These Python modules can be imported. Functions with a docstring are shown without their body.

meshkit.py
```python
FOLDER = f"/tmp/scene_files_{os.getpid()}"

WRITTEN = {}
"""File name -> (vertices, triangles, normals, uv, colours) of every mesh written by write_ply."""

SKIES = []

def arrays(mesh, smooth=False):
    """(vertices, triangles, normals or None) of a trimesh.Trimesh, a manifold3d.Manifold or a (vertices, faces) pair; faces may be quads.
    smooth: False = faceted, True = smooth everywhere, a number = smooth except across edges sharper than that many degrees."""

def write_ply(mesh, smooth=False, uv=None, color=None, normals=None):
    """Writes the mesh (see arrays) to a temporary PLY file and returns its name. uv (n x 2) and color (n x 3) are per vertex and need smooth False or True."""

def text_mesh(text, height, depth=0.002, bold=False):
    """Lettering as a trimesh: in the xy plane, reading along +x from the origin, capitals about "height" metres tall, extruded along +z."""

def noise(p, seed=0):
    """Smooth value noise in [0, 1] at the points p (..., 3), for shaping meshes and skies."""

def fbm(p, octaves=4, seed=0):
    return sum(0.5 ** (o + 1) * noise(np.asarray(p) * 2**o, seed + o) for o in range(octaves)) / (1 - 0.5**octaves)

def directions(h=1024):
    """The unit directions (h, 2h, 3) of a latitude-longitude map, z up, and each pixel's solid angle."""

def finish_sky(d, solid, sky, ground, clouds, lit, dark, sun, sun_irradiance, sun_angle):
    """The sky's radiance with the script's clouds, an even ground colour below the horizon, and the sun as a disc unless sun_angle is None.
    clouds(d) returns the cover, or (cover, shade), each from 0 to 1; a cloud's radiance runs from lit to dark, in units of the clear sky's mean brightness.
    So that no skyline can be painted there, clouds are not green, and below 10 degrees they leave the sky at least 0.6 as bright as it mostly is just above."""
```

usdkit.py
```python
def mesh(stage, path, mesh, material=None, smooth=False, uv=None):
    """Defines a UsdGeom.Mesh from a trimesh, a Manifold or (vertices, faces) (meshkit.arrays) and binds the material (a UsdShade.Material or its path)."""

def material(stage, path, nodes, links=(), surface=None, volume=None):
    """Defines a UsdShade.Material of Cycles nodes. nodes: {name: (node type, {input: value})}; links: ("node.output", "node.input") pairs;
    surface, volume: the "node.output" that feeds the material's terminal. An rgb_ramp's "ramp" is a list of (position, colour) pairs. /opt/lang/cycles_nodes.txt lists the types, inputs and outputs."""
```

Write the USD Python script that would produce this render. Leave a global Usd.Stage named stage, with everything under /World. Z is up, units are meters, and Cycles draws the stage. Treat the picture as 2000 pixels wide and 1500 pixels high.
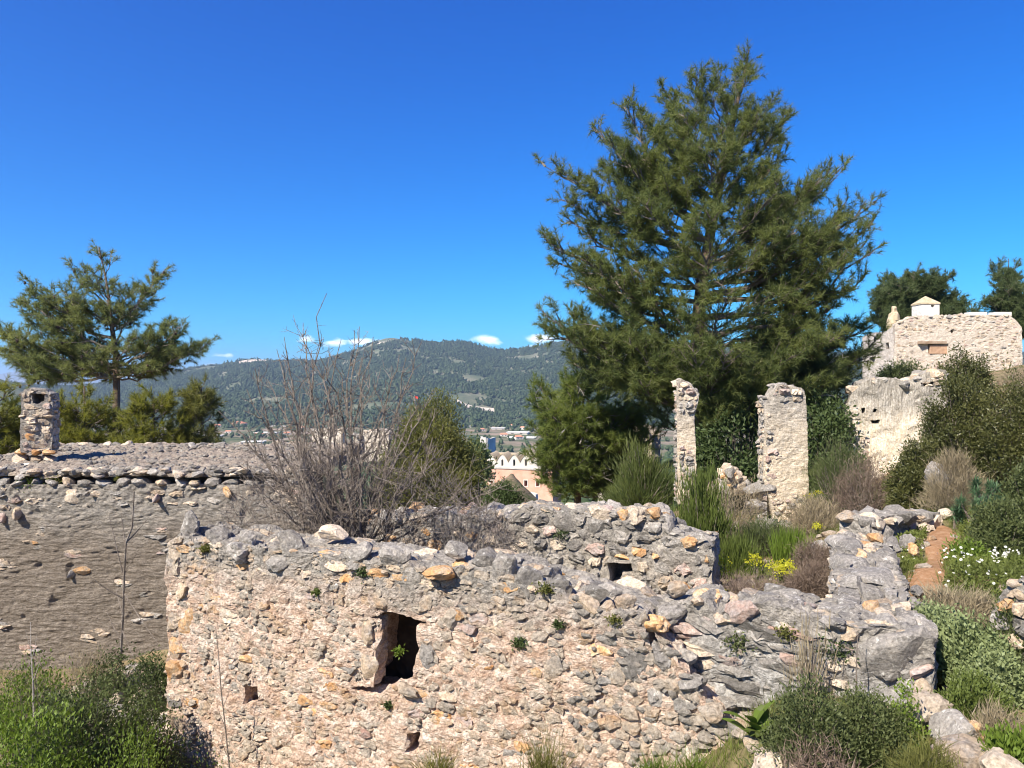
import math
import numpy as np, trimesh, manifold3d as m3
from scipy.interpolate import RBFInterpolator
from scipy.spatial import Voronoi
from shapely.geometry import Polygon, Point
import meshkit, usdkit
from meshkit import noise, fbm
from pxr import Usd, UsdGeom, UsdLux, UsdShade, Gf, Vt, Sdf

stage = Usd.Stage.CreateInMemory()
UsdGeom.SetStageUpAxis(stage, 'Z')
UsdGeom.Xform.Define(stage, '/World')
UsdGeom.Scope.Define(stage, '/World/Looks')

# ------------------------------------------------------------------ camera, sky, sun, exposure
F = 1480.0                                   # focal length in photograph pixels (2000 wide)
cam = UsdGeom.Camera.Define(stage, '/World/camera')
cam.CreateHorizontalApertureAttr(36.0)
cam.CreateVerticalApertureAttr(27.0)
cam.CreateFocalLengthAttr(36.0 * F / 2000)
cam.CreateClippingRangeAttr((0.1, 60000.0))
cam.AddRotateXOp().Set(90.0)                 # looks along +y, level, eye at the origin
cam.CreateExposureAttr(1.2)

SUN = np.array([-0.48, -0.53, 0.70]); SUN /= np.linalg.norm(SUN)
SUN_EL, SUN_AZ = math.asin(SUN[2]), math.atan2(SUN[0], SUN[1])

def look(name, nodes, links=(), surface=None, volume=None):
    return usdkit.material(stage, '/World/Looks/' + name, nodes, links, surface, volume)

def cloud_nodes(spots):
    nodes, links, prev = {}, [], None
    nodes['co'] = ('texture_coordinate', {})
    nodes['st'] = ('vector_math', {'math_type': 'multiply', 'vector2': (30., 30., 75.)})
    nodes['cn'] = ('noise_texture', {'scale': 1.0, 'detail': 6.0, 'roughness': 0.6})
    links += [('co.generated', 'st.vector1'), ('st.vector', 'cn.vector')]
    for i, (u, v, w, h, a) in enumerate(spots):
        d = np.array([(u - 1000) / F, 1, (750 - v) / F]); d /= np.linalg.norm(d)
        nodes[f's{i}'] = ('vector_math', {'math_type': 'subtract', 'vector2': tuple(d)})
        nodes[f'k{i}'] = ('vector_math', {'math_type': 'multiply', 'vector2': (F / w, F / w, F / h)})
        nodes[f'l{i}'] = ('vector_math', {'math_type': 'length'})
        nodes[f'm{i}'] = ('map_range', {'from_min': 0.0, 'from_max': 1.0, 'to_min': a + .11, 'to_max': 0.0, 'clamp': True})
        links += [('co.generated', f's{i}.vector1'), (f's{i}.vector', f'k{i}.vector1'), (f'k{i}.vector', f'l{i}.vector1'), (f'l{i}.value', f'm{i}.value')]
        if prev is None:
            prev = f'm{i}.result'
        else:
            nodes[f'x{i}'] = ('math', {'math_type': 'maximum'})
            links += [(prev, f'x{i}.value1'), (f'm{i}.result', f'x{i}.value2')]
            prev = f'x{i}.value'
    nodes['sum'] = ('math', {'math_type': 'add'})
    nodes['cov'] = ('map_range', {'from_min': 0.84, 'from_max': 1.12, 'to_min': 0.0, 'to_max': 0.95, 'clamp': True})
    links += [(prev, 'sum.value1'), ('cn.fac', 'sum.value2'), ('sum.value', 'cov.value')]
    return nodes, links

SPOTS = [(596, 662, 40, 16, .62), (650, 668, 60, 20, .5), (705, 668, 55, 20, .5), (955, 663, 60, 20, .66), (1065, 662, 75, 24, .6),
         (1045, 678, 40, 14, .5), (440, 694, 55, 12, .5), (415, 716, 40, 12, .55), (300, 712, 60, 14, .45), (820, 668, 40, 10, .45),
         (-150, 700, 110, 22, .5), (2300, 670, 140, 26, .55), (2700, 690, 120, 22, .5), (-600, 690, 150, 26, .5)]
nodes, links = cloud_nodes(SPOTS)
nodes |= {'sky': ('sky_texture', {'sky_type': 'single_scattering', 'sun_disc': False, 'sun_elevation': SUN_EL, 'sun_rotation': SUN_AZ, 'altitude': 200.0,
                                  'air_density': 1.0, 'aerosol_density': 0.25, 'ozone_density': 2.5}),
'se': ('separate_color', {}), 'pr': ('math', {'math_type': 'power', 'value2': 2.3}), 'pg': ('math', {'math_type': 'power', 'value2': 1.34}), 'pb': ('math', {'math_type': 'power', 'value2': 0.9}),
          'mr_': ('math', {'math_type': 'multiply', 'value2': .0095}), 'mg_': ('math', {'math_type': 'multiply', 'value2': .243}), 'mb_': ('math', {'math_type': 'multiply', 'value2': .95}), 'hs': ('combine_color', {}),
          'mx': ('mix', {'color2': (9.0, 9.3, 9.8)}),
          'bg': ('background_shader', {'strength': 0.1})}
links += [('sky.color', 'se.color'), ('se.r', 'pr.value1'), ('se.g', 'pg.value1'), ('se.b', 'pb.value1'), ('pr.value', 'mr_.value1'), ('pg.value', 'mg_.value1'), ('pb.value', 'mb_.value1'), ('mr_.value', 'hs.r'), ('mg_.value', 'hs.g'), ('mb_.value', 'hs.b'), ('hs.color', 'mx.color1'), ('cov.result', 'mx.fac'), ('mx.color', 'bg.color')]
skymat = look('sky', nodes, links, surface='bg.background')
dome = UsdLux.DomeLight.Define(stage, '/World/sky')
UsdShade.MaterialBindingAPI.Apply(dome.GetPrim()).Bind(skymat)
dome.GetPrim().SetCustomDataByKey('kind', 'structure')
sun = UsdLux.DistantLight.Define(stage, '/World/sun')
sun.CreateIntensityAttr(1.25); sun.CreateAngleAttr(0.5); sun.CreateNormalizeAttr(True); sun.CreateColorAttr((1.0, 0.91, 0.78))
sun.AddTransformOp().Set(Gf.Matrix4d().SetRotate(Gf.Rotation(Gf.Vec3d(0, 0, 1), Gf.Vec3d(*SUN.tolist()))))

# ------------------------------------------------------------------ helpers
R = np.random.default_rng(11)
used = {}
def numbered(parent, name):
    k = (parent, name); n = used.get(k, 0); used[k] = n + 1
    return f'{parent}/{name}' + (f'_{n:03d}' if n else '')
locs = {}
def tag(prim, label=None, cat=None, group=None, kind=None):
    for k, v in (('label', label), ('category', cat), ('group', group), ('kind', kind)):
        if v: prim.SetCustomDataByKey(k, v)
    return prim
def thing(name, label, cat, loc=(0, 0, 0), group=None):
    p = numbered('/World', name)
    x = UsdGeom.Xform.Define(stage, p); loc = np.asarray(loc, float)
    x.AddTranslateOp().Set(Gf.Vec3d(*loc.tolist()))
    locs[p] = loc
    tag(x.GetPrim(), label, cat, group)
    return p
def part(parent, name, mesh, mat, smooth=False, label=None, kind=None):
    p = numbered(parent, name)
    loc = locs['/'.join(parent.split('/')[:3])]
    if hasattr(mesh, 'get'): mesh = mesh.get()
    if isinstance(mesh, trimesh.Trimesh): mesh = (mesh.vertices, mesh.faces)
    v, f = mesh
    g = usdkit.mesh(stage, p, (np.asarray(v) - loc, f), mat, smooth=smooth)
    locs[p] = loc
    tag(g.GetPrim(), label, kind=kind)
    return p
def single(name, mesh, mat, label=None, cat=None, group=None, kind=None, smooth=False):
    p = numbered('/World', name)
    if hasattr(mesh, 'get'): mesh = mesh.get()
    if isinstance(mesh, trimesh.Trimesh): mesh = (mesh.vertices, mesh.faces)
    v, f = mesh; v = np.asarray(v)
    loc = np.zeros(3) if kind == 'structure' else np.array([*v.mean(0)[:2], v[:, 2].min()])
    g = usdkit.mesh(stage, p, (v - loc, f), mat, smooth=smooth)
    if loc.any(): g.AddTranslateOp().Set(Gf.Vec3d(*loc.tolist()))
    tag(g.GetPrim(), label, cat, group, kind)
    return p
class MB:
    def __init__(self): self.v, self.f, self.n = [], [], 0
    def add(self, v, f):
        v = np.asarray(v, float).reshape(-1, 3); f = np.asarray(f, int)
        if f.shape[1] == 4: f = np.vstack([f[:, [0, 1, 2]], f[:, [0, 2, 3]]])
        self.v.append(v); self.f.append(f + self.n); self.n += len(v)
    def get(self): return np.vstack(self.v), np.vstack(self.f)
def P(u, v, d): return np.array([(u - 1000) / F * d, d, (750 - v) / F * d])
def unit(a): return a / np.maximum(np.linalg.norm(a, axis=-1, keepdims=True), 1e-9)
def tube(pts, rad, sides=6):
    pts = np.asarray(pts, float); k = len(pts); rad = np.broadcast_to(rad, k)
    tan = unit(np.gradient(pts, axis=0)); ref = np.array([0.31, 0.17, 0.93]) if abs(tan[0, 2]) < .8 else np.array([1., .2, 0])
    a = unit(np.cross(tan, ref)); b = np.cross(tan, a)
    th = np.arange(sides) / sides * 2 * np.pi
    ring = a[:, None] * np.cos(th)[None, :, None] + b[:, None] * np.sin(th)[None, :, None]
    v = (pts[:, None] + ring * rad[:, None, None]).reshape(-1, 3)
    i = np.arange(k - 1)[:, None] * sides; j = np.arange(sides)[None]; j2 = (j + 1) % sides
    q = np.stack([i + j, i + j2, i + sides + j2, i + sides + j], -1).reshape(-1, 4)
    f = np.vstack([q[:, [0, 1, 2]], q[:, [0, 2, 3]]])
    f = np.vstack([f, [[(k - 1) * sides, (k - 1) * sides + s, (k - 1) * sides + s + 1] for s in range(1, sides - 1)], [[0, s + 1, s] for s in range(1, sides - 1)]])
    return v, f
def sticks(p0, p1, r0, r1):
    """Many three-sided twigs at once."""
    p0, p1 = np.asarray(p0), np.asarray(p1); n = len(p0)
    d = unit(p1 - p0); a = unit(np.cross(d, np.array([.3, .5, .81]))); b = np.cross(d, a)
    th = np.arange(3) * 2.0944
    ring = a[:, None] * np.cos(th)[None, :, None] + b[:, None] * np.sin(th)[None, :, None]
    r0 = np.broadcast_to(r0, n)[:, None, None]; r1 = np.broadcast_to(r1, n)[:, None, None]
    v = np.concatenate([p0[:, None] + ring * r0, p1[:, None] + ring * r1], 1).reshape(-1, 3)
    base = np.array([[0, 1, 4], [0, 4, 3], [1, 2, 5], [1, 5, 4], [2, 0, 3], [2, 3, 5]])
    return v, (np.arange(n)[:, None, None] * 6 + base).reshape(-1, 3)
def leaf_quads(p, d, s, L, W):
    n = len(p); L = np.broadcast_to(L, n)[:, None]; W = np.broadcast_to(W, n)[:, None]
    v = np.stack([p, p + d * L * .45 + s * W / 2, p + d * L, p + d * L * .45 - s * W / 2], 1).reshape(-1, 3)
    i = np.arange(n)[:, None] * 4
    return v, np.vstack([i + [0, 1, 2], i + [0, 2, 3]])
def needles(p, d, s, L, W):
    n = len(p); L = np.broadcast_to(L, n)[:, None]; W = np.broadcast_to(W, n)[:, None]
    v = np.stack([p - s * W / 2, p + s * W / 2, p + d * L], 1).reshape(-1, 3)
    return v, np.arange(n * 3).reshape(-1, 3)
def rdir(n): return unit(R.normal(size=(n, 3)))
def boxv(lo, hi):
    b = trimesh.creation.box(bounds=[lo, hi]); return b.vertices, b.faces

# ------------------------------------------------------------------ materials
def stone_look(name, cols, rough_scale=9., lichen=0.35, dark=0.25, bump=0.7, spot=(.62, .60, .55), island=False):
    n = {'g': ('geometry', {}), 'o': ('object_info', {}),
         'n1': ('noise_texture', {'scale': rough_scale, 'detail': 5., 'roughness': .65}),
         'r1': ('rgb_ramp', {'ramp': [(.3, cols[0]), (.5, cols[1]), (.7, cols[2])]}),
         'n2': ('noise_texture', {'scale': 42., 'detail': 6., 'roughness': .7}),
         'mr2': ('map_range', {'from_min': .3, 'from_max': .62, 'to_min': .45, 'to_max': 1.18, 'clamp': True}),
         'mul': ('mix', {'mix_type': 'multiply', 'fac': 1.0}),
         'n3': ('noise_texture', {'scale': 17., 'detail': 4., 'roughness': .75}),
         'l3': ('map_range', {'from_min': .58, 'from_max': .66, 'to_min': 0., 'to_max': lichen, 'clamp': True}),
         'lm': ('mix', {'color2': spot}),
         'n4': ('noise_texture', {'scale': 7., 'detail': 7., 'roughness': .8, 'w': 0.}),
         'off': ('vector_math', {'math_type': 'add', 'vector2': (31.7, 5.1, 8.3)}),
         'l4': ('map_range', {'from_min': .56, 'from_max': .68, 'to_min': 0., 'to_max': dark, 'clamp': True}),
         'dm': ('mix', {'color2': (.07, .066, .06)}),
         'rv': ('map_range', {'from_min': 0., 'from_max': 1., 'to_min': .78, 'to_max': 1.25, 'clamp': True}),
         'hv': ('hsv', {}),
         'n5': ('noise_texture', {'scale': 19., 'detail': 10., 'roughness': .78}),
         'b': ('bump', {'strength': bump, 'distance': .07}),
         'p': ('principled_bsdf', {'roughness': .93, 'specular_ior_level': .15})}
    l = [('g.position', x + '.vector') for x in ('n1', 'n2', 'n3', 'n5')] + [('g.position', 'off.vector1'), ('off.vector', 'n4.vector'),
         ('n1.fac', 'r1.fac'), ('r1.color', 'mul.color1'), ('n2.fac', 'mr2.value'), ('mr2.result', 'mul.color2'), ('mul.color', 'lm.color1'), ('n3.fac', 'l3.value'), ('l3.result', 'lm.fac'),
         ('lm.color', 'dm.color1'), ('n4.fac', 'l4.value'), ('l4.result', 'dm.fac'), ('dm.color', 'hv.color'),
         ('g.random_per_island' if island else 'o.random', 'rv.value'), ('rv.result', 'hv.value'), ('hv.color', 'p.base_color'), ('n5.fac', 'b.height'), ('b.normal', 'p.normal')]
    return look(name, n, l, 'p.BSDF')
ST = {
 'orange': stone_look('stone_orange', [(.60, .29, .11), (.56, .35, .18), (.50, .42, .32)]),
 'tan': stone_look('stone_tan', [(.52, .40, .27), (.48, .38, .28), (.36, .33, .30)]),
 'cream': stone_look('stone_cream', [(.60, .52, .41), (.56, .46, .35), (.46, .39, .32)], dark=.15),
 'pink': stone_look('stone_pink', [(.45, .28, .22), (.44, .34, .29), (.36, .32, .30)]),
 'grey': stone_look('stone_grey', [(.30, .275, .245), (.27, .25, .225), (.40, .36, .31)], lichen=.65, dark=.62),
 'dark': stone_look('stone_dark_grey', [(.18, .168, .155), (.23, .213, .19), (.32, .29, .255)], lichen=.6, dark=.5),
 'mixed': stone_look('stone_mixed', [(.52, .34, .20), (.50, .42, .33), (.36, .33, .29)], rough_scale=3.2, island=True),
 'greymix': stone_look('stone_grey_mixed', [(.235, .215, .19), (.32, .29, .25), (.42, .35, .27)], rough_scale=3.2, lichen=.5, dark=.5, island=True),
}
def mortar_look(name, base, grey, zlo, zhi, amt=1.0, bump=.8, stretch=(1, 1, 1), fine=24., stain=.58):
    n = {'g': ('geometry', {}), 'sep': ('separate_xyz', {}),
         'sv': ('vector_math', {'math_type': 'multiply', 'vector2': stretch}),
         'n0': ('noise_texture', {'scale': 1.6, 'detail': 5., 'roughness': .65}),
         'zr': ('map_range', {'from_min': zlo, 'from_max': zhi, 'to_min': -.25, 'to_max': .85, 'clamp': False}),
         'ad': ('math', {'math_type': 'add'}),
         'cl': ('map_range', {'from_min': .35, 'from_max': .95, 'to_min': 0., 'to_max': amt, 'clamp': True}),
         'n1': ('noise_texture', {'scale': 7., 'detail': 6., 'roughness': .7}),
         'r1': ('rgb_ramp', {'ramp': [(.3, base[0]), (.5, base[1]), (.68, base[2])]}),
         'r2': ('rgb_ramp', {'ramp': [(.3, grey[0]), (.5, grey[1]), (.7, grey[2])]}),
         'mx': ('mix', {}),
         'n2': ('noise_texture', {'scale': 38., 'detail': 6., 'roughness': .75}),
         'mr': ('map_range', {'from_min': .32, 'from_max': .6, 'to_min': 1 - stain, 'to_max': 1.1, 'clamp': True}),
         'mu': ('mix', {'mix_type': 'multiply', 'fac': 1.0}),
         'n3': ('noise_texture', {'scale': fine, 'detail': 9., 'roughness': .7}),
         'b': ('bump', {'strength': bump, 'distance': .07}),
         'p': ('principled_bsdf', {'roughness': .95, 'specular_ior_level': .12})}
    l = [('g.position', 'sep.vector'), ('g.position', 'n0.vector'), ('g.position', 'sv.vector1'), ('sv.vector', 'n1.vector'), ('g.position', 'n2.vector'), ('sv.vector', 'n3.vector'),
         ('sep.z', 'zr.value'), ('zr.result', 'ad.value1'), ('n0.fac', 'ad.value2'), ('ad.value', 'cl.value'), ('n1.fac', 'r1.fac'), ('n1.fac', 'r2.fac'),
         ('r1.color', 'mx.color1'), ('r2.color', 'mx.color2'), ('cl.result', 'mx.fac'), ('mx.color', 'mu.color1'), ('n2.fac', 'mr.value'), ('mr.result', 'mu.color2'),
         ('mu.color', 'p.base_color'), ('n3.fac', 'b.height'), ('b.normal', 'p.normal')]
    return look(name, n, l, 'p.BSDF')
WARM = [(.42, .27, .18), (.59, .445, .345), (.74, .65, .55)]
GREY = [(.20, .185, .165), (.31, .285, .25), (.45, .41, .36)]
M_mortar = mortar_look('mortar_warm', WARM, GREY, -2.25, -1.45, stretch=(1, 1, 1.7))
M_grey = mortar_look('mortar_grey', [(.29, .26, .22), (.37, .33, .28), (.48, .42, .36)], GREY, -2.6, -1.6)
M_bed = mortar_look('weathered_grey_face', [(.24, .225, .21), (.36, .345, .32), (.52, .50, .47)], GREY, -2.3, -1.5, stretch=(1, 1, 1.7), fine=18.)
M_roof = mortar_look('roof_earth', [(.30, .235, .18), (.38, .31, .245), (.46, .385, .31)], GREY, -5, -4, amt=.25, bump=1.)
M_plaster = mortar_look('scratched_plaster', [(.15, .122, .095), (.20, .168, .135), (.26, .222, .182)], [(.19, .18, .165), (.28, .26, .23), (.40, .35, .29)], -2.35, -1.45, amt=.8, bump=.9, stretch=(1, 1, 2.6), fine=12., stain=.40)
M_pillar = mortar_look('pillar_plaster', [(.42, .33, .23), (.52, .44, .33), (.58, .51, .42)], GREY, -1.6, .3, amt=.8, bump=.5, stretch=(1, 1, 3.), fine=10.)
M_ruin = mortar_look('streaked_plaster', [(.55, .42, .27), (.62, .54, .42), (.66, .62, .55)], [(.08, .078, .072), (.26, .24, .21), (.52, .48, .42)], -1.7, .5, amt=.85, bump=.5, stretch=(5, 5, .5), fine=8.)
M_pale = mortar_look('pale_house_wall', [(.45, .36, .28), (.56, .49, .41), (.64, .58, .50)], GREY, 8, 12, amt=.6, stretch=(1, 1, 2))
M_lime = mortar_look('lime_plaster', [(.46, .44, .41), (.60, .575, .53), (.68, .65, .60)], GREY, 20, 30, amt=.5, bump=.4, stain=.2)
M_farstone = mortar_look('far_ruin_wall', [(.42, .36, .29), (.54, .48, .40), (.62, .56, .48)], GREY, 50, 60)
def flat_look(name, a, b, scale=.8, rough=.9):
    return look(name, {'g': ('geometry', {}), 'n': ('noise_texture', {'scale': scale, 'detail': 5., 'roughness': .65}), 'r': ('rgb_ramp', {'ramp': [(.35, a), (.65, b)]}),
                       'p': ('principled_bsdf', {'roughness': rough, 'specular_ior_level': .2})}, [('g.position', 'n.vector'), ('n.fac', 'r.fac'), ('r.color', 'p.base_color')], 'p.BSDF')
M_pinkwall = flat_look('pink_render', (.50, .27, .19), (.58, .36, .27), .5)
M_whitewall = flat_look('white_render', (.46, .43, .37), (.58, .54, .47), .5)
M_redroof = flat_look('red_tiles', (.42, .17, .10), (.50, .24, .15), .6)
M_dark = flat_look('dark_opening', (.02, .02, .02), (.03, .03, .03))
M_greyconc = flat_look('grey_render', (.34, .32, .29), (.48, .45, .41), .4)
M_wood = flat_look('old_wood', (.22, .15, .10), (.35, .27, .20), 6.)
M_red = flat_look('flag_red', (.60, .05, .04), (.62, .06, .05))
M_bark = stone_look('pine_bark', [(.10, .07, .055), (.17, .12, .09), (.22, .15, .11)], rough_scale=6., lichen=.2, dark=.5, bump=1.)
M_limb = stone_look('pine_limb_bark', [(.16, .13, .11), (.22, .18, .15), (.27, .23, .2)], rough_scale=8., lichen=.2, dark=.3)
M_twig = stone_look('bare_twig', [(.18, .145, .115), (.27, .225, .185), (.38, .33, .28)], rough_scale=8., lichen=.2, dark=.4, island=True)
M_dead = stone_look('dead_wood', [(.32, .28, .25), (.42, .38, .34), (.5, .46, .42)], rough_scale=8., lichen=.2, dark=.2)

def leaf_look(name, cols, trans=.3, patch=1.2, spec=.25, rough=.55):
    n = {'g': ('geometry', {}), 'n': ('noise_texture', {'scale': patch, 'detail': 3.}),
         'a': ('math', {'math_type': 'multiply_add', 'value2': .55}), 'nm': ('math', {'math_type': 'multiply', 'value2': .5}),
         'r': ('rgb_ramp', {'ramp': list(zip(np.linspace(.12, .9, len(cols)), cols))}),
         'p': ('principled_bsdf', {'roughness': rough, 'specular_ior_level': spec}), 'hs': ('hsv', {'value': 1.35, 'saturation': 1.1}),
         't': ('translucent_bsdf', {}), 'm': ('mix_closure', {'fac': trans})}
    l = [('g.position', 'n.vector'), ('g.random_per_island', 'a.value1'), ('n.fac', 'nm.value1'), ('nm.value', 'a.value3'), ('a.value', 'r.fac'), ('r.color', 'p.base_color'), ('r.color', 'hs.color'),
         ('hs.color', 't.color'), ('p.BSDF', 'm.closure1'), ('t.BSDF', 'm.closure2')]
    return look(name, n, l, 'm.closure')
L_pine = leaf_look('pine_needles', [(.08, .11, .038), (.19, .215, .065), (.32, .33, .10), (.42, .38, .15)], trans=.5)
L_pine2 = leaf_look('light_pine_needles', [(.10, .135, .035), (.19, .225, .055), (.27, .295, .08), (.34, .33, .11)], trans=.5)
L_pineleft = leaf_look('sparse_pine_needles', [(.12, .15, .06), (.22, .235, .085), (.32, .29, .11), (.38, .28, .14)], trans=.5)
L_pineyel = leaf_look('yellow_pine_needles', [(.13, .14, .03), (.22, .22, .045), (.31, .29, .06), (.36, .28, .08)], trans=.5)
L_pinefar = leaf_look('far_pine_needles', [(.08, .11, .045), (.14, .17, .065), (.21, .22, .085)], patch=.5, trans=.45)
L_olive = leaf_look('olive_brown_leaves', [(.10, .11, .035), (.18, .18, .05), (.26, .22, .07), (.33, .21, .10)], trans=.45)
L_dkgreen = leaf_look('dark_green_leaves', [(.05, .075, .025), (.085, .12, .04), (.14, .165, .06)])
L_oak = leaf_look('holm_oak_leaves', [(.055, .065, .022), (.11, .11, .032), (.175, .16, .05), (.25, .19, .08)], spec=.35, rough=.45)
L_broom = leaf_look('broom_green', [(.07, .095, .022), (.12, .155, .035), (.18, .205, .06), (.26, .24, .10)])
L_bright = leaf_look('bright_green_leaves', [(.085, .13, .02), (.14, .20, .03), (.20, .25, .055), (.28, .28, .10)])
L_ivy = leaf_look('dark_thicket_leaves', [(0.046, 0.065, 0.026), (0.091, 0.111, 0.039), (0.156, 0.169, 0.065), (0.221, 0.195, 0.104)], spec=.15)
L_greyg = leaf_look('grey_green_leaves', [(.075, .095, .035), (.14, .165, .06), (.22, .235, .10)], trans=.4)
L_phlomis = leaf_look('pale_woolly_leaves', [(.15, .19, .07), (.33, .37, .20), (.54, .55, .40)], trans=.3)
L_dry = leaf_look('dry_brown_twigs', [(.14, .10, .075), (.20, .155, .12), (.27, .21, .16)], trans=.15)
L_straw = leaf_look('straw', [(.22, .18, .11), (.32, .27, .18), (.40, .34, .24)], trans=.25)
L_yellow = leaf_look('yellow_flowers', [(.35, .36, .03), (.55, .50, .03), (.65, .58, .05)])
L_white = leaf_look('white_petals', [(.70, .70, .68), (.78, .78, .76), (.8, .8, .78)])
L_spurge = leaf_look('blue_green_leaves', [(.06, .11, .05), (.10, .17, .08), (.16, .23, .12)])
L_grass = leaf_look('grass_blades', [(.09, .11, .03), (.14, .17, .035), (.20, .21, .06), (.30, .26, .14)])
L_forest = leaf_look('forest_canopy', [(.038, .06, .026), (.06, .085, .034), (.095, .115, .046)], trans=.1, patch=.02)

# ------------------------------------------------------------------ terrain
PLANTS = []          # filled below: (u, v of the base, depth) also pins the ground there
def plant(*a, **k): PLANTS.append((a, k))
exec_plants = []
ctrl = [(-5, 6.5, -4.7), (-3, 6.2, -4.8), (-2, 5.5, -4.6), (-7, 8.5, -4.2), (-4, 8.2, -4.2), (0, 5, -4.2), (.5, 5.4, -4.0), (1, 4.5, -3.5), (2, 4.7, -2.75), (2.4, 3.6, -2.6), (3.2, 5.2, -2.2), (3.3, 4, -2.15), (4, 6, -1.98), (3.9, 7.6, -1.85), (5, 7, -1.72),
        (5, 9.5, -1.9), (6.7, 11, -1.86), (8, 8, -1.25), (8.5, 14, -1.7), (10, 20, -2.0), (14, 30, -.8), (22, 38, -.15), (30, 42, 1.0), (30, 22, 1.2), (15, 10, .8),
        (0, 8, -2.95), (-2, 9.5, -3), (2, 7.3, -2.6), (2.8, 7.3, -2.45), (3, 10, -2.55), (4, 13, -2.75), (5.6, 16, -2.98), (3.7, 16, -2.6), (8.8, 19, -2.8), (0, 12, -3.4), (-5, 9.6, -4.0), (-3, 9.2, -3.3),
        (-8, 10, -4.1), (-6, 15, -3.7), (-11.5, 22, -3.8), (2, 24, -4.1), (0, 27, -6), (0, 45, -11), (0, 100, -21), (6, 185, -31.5), (6, 205, -32), (-9, 242, -24), (0, 330, -47), (0, 450, -57), (-25, 45, -10), (2, 35, -8.6), (3, 60, -14.5), (9, 60, -14), (-10, 60, -14), (5, 140, -28), (20, 140, -27), (-15, 140, -28), (14, 100, -20), (8, 35, -7.5),
        (-60, 100, -26), (-150, 250, -50), (200, 450, -55), (40, 100, -9), (60, 200, -22), (60, 60, 1.5), (120, 90, 3), (200, 300, -35), (0, 0, -1.65), (0, 2.4, -1.8), (-2.5, 2.5, -2.2), (2, 2.2, -1.8), (-8, 3, -3), (8, 3, -.6),
        (0, -12, .5), (-20, -12, -1), (20, -12, 3), (0, -100, 10), (-100, -60, -5), (100, -60, 15), (-60, 10, -12), (60, 10, 4)]
def warp(x, y):
    r = np.hypot(x, y) + 1e-9; k = np.arcsinh(r / 6) / r
    return np.stack([x * k, y * k], -1)
_rbf = []
def ground(x, y):
    x, y = np.asarray(x, float), np.asarray(y, float)
    r = np.hypot(x, y)
    h = _rbf[0](warp(x.ravel(), y.ravel())).reshape(x.shape)
    t = np.clip((r - 380) / 250, 0, 1); t = t * t * (3 - 2 * t)
    h = h * (1 - t) - 60 * t
    p = np.stack([x, y, 0 * x], -1)
    return h + (fbm(p * .9, 3, 5) - .5) * .22 * np.clip(r / 4 - .3, 0, 1) + (fbm(p * .05, 4, 9) - .5) * np.clip((r - 30) / 40, 0, 1) * 3.0

# ------------------------------------------------------------------ rubble masonry
class Face:
    """A vertical plane from a to b (plan), seen side along n; coordinates s along, z up, o out of the face."""
    def __init__(s, a, b):
        s.a, s.b = np.array(a, float), np.array(b, float); s.len = np.linalg.norm(s.b - s.a)
        s.t = (s.b - s.a) / s.len; s.n = np.array([s.t[1], -s.t[0]])
    def uv(self, u, v):
        r = (u - 1000) / F
        d = (self.a @ self.n) / (r * self.n[0] + self.n[1])
        return (np.array([r * d, d]) - self.a) @ self.t, (750 - v) / F * d
    def w(self, s, o, z):
        s, o, z = np.broadcast_arrays(*[np.asarray(q, float) for q in (s, o, z)])
        xy = self.a + s[..., None] * self.t + o[..., None] * self.n
        return np.concatenate([xy, z[..., None]], -1)

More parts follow.
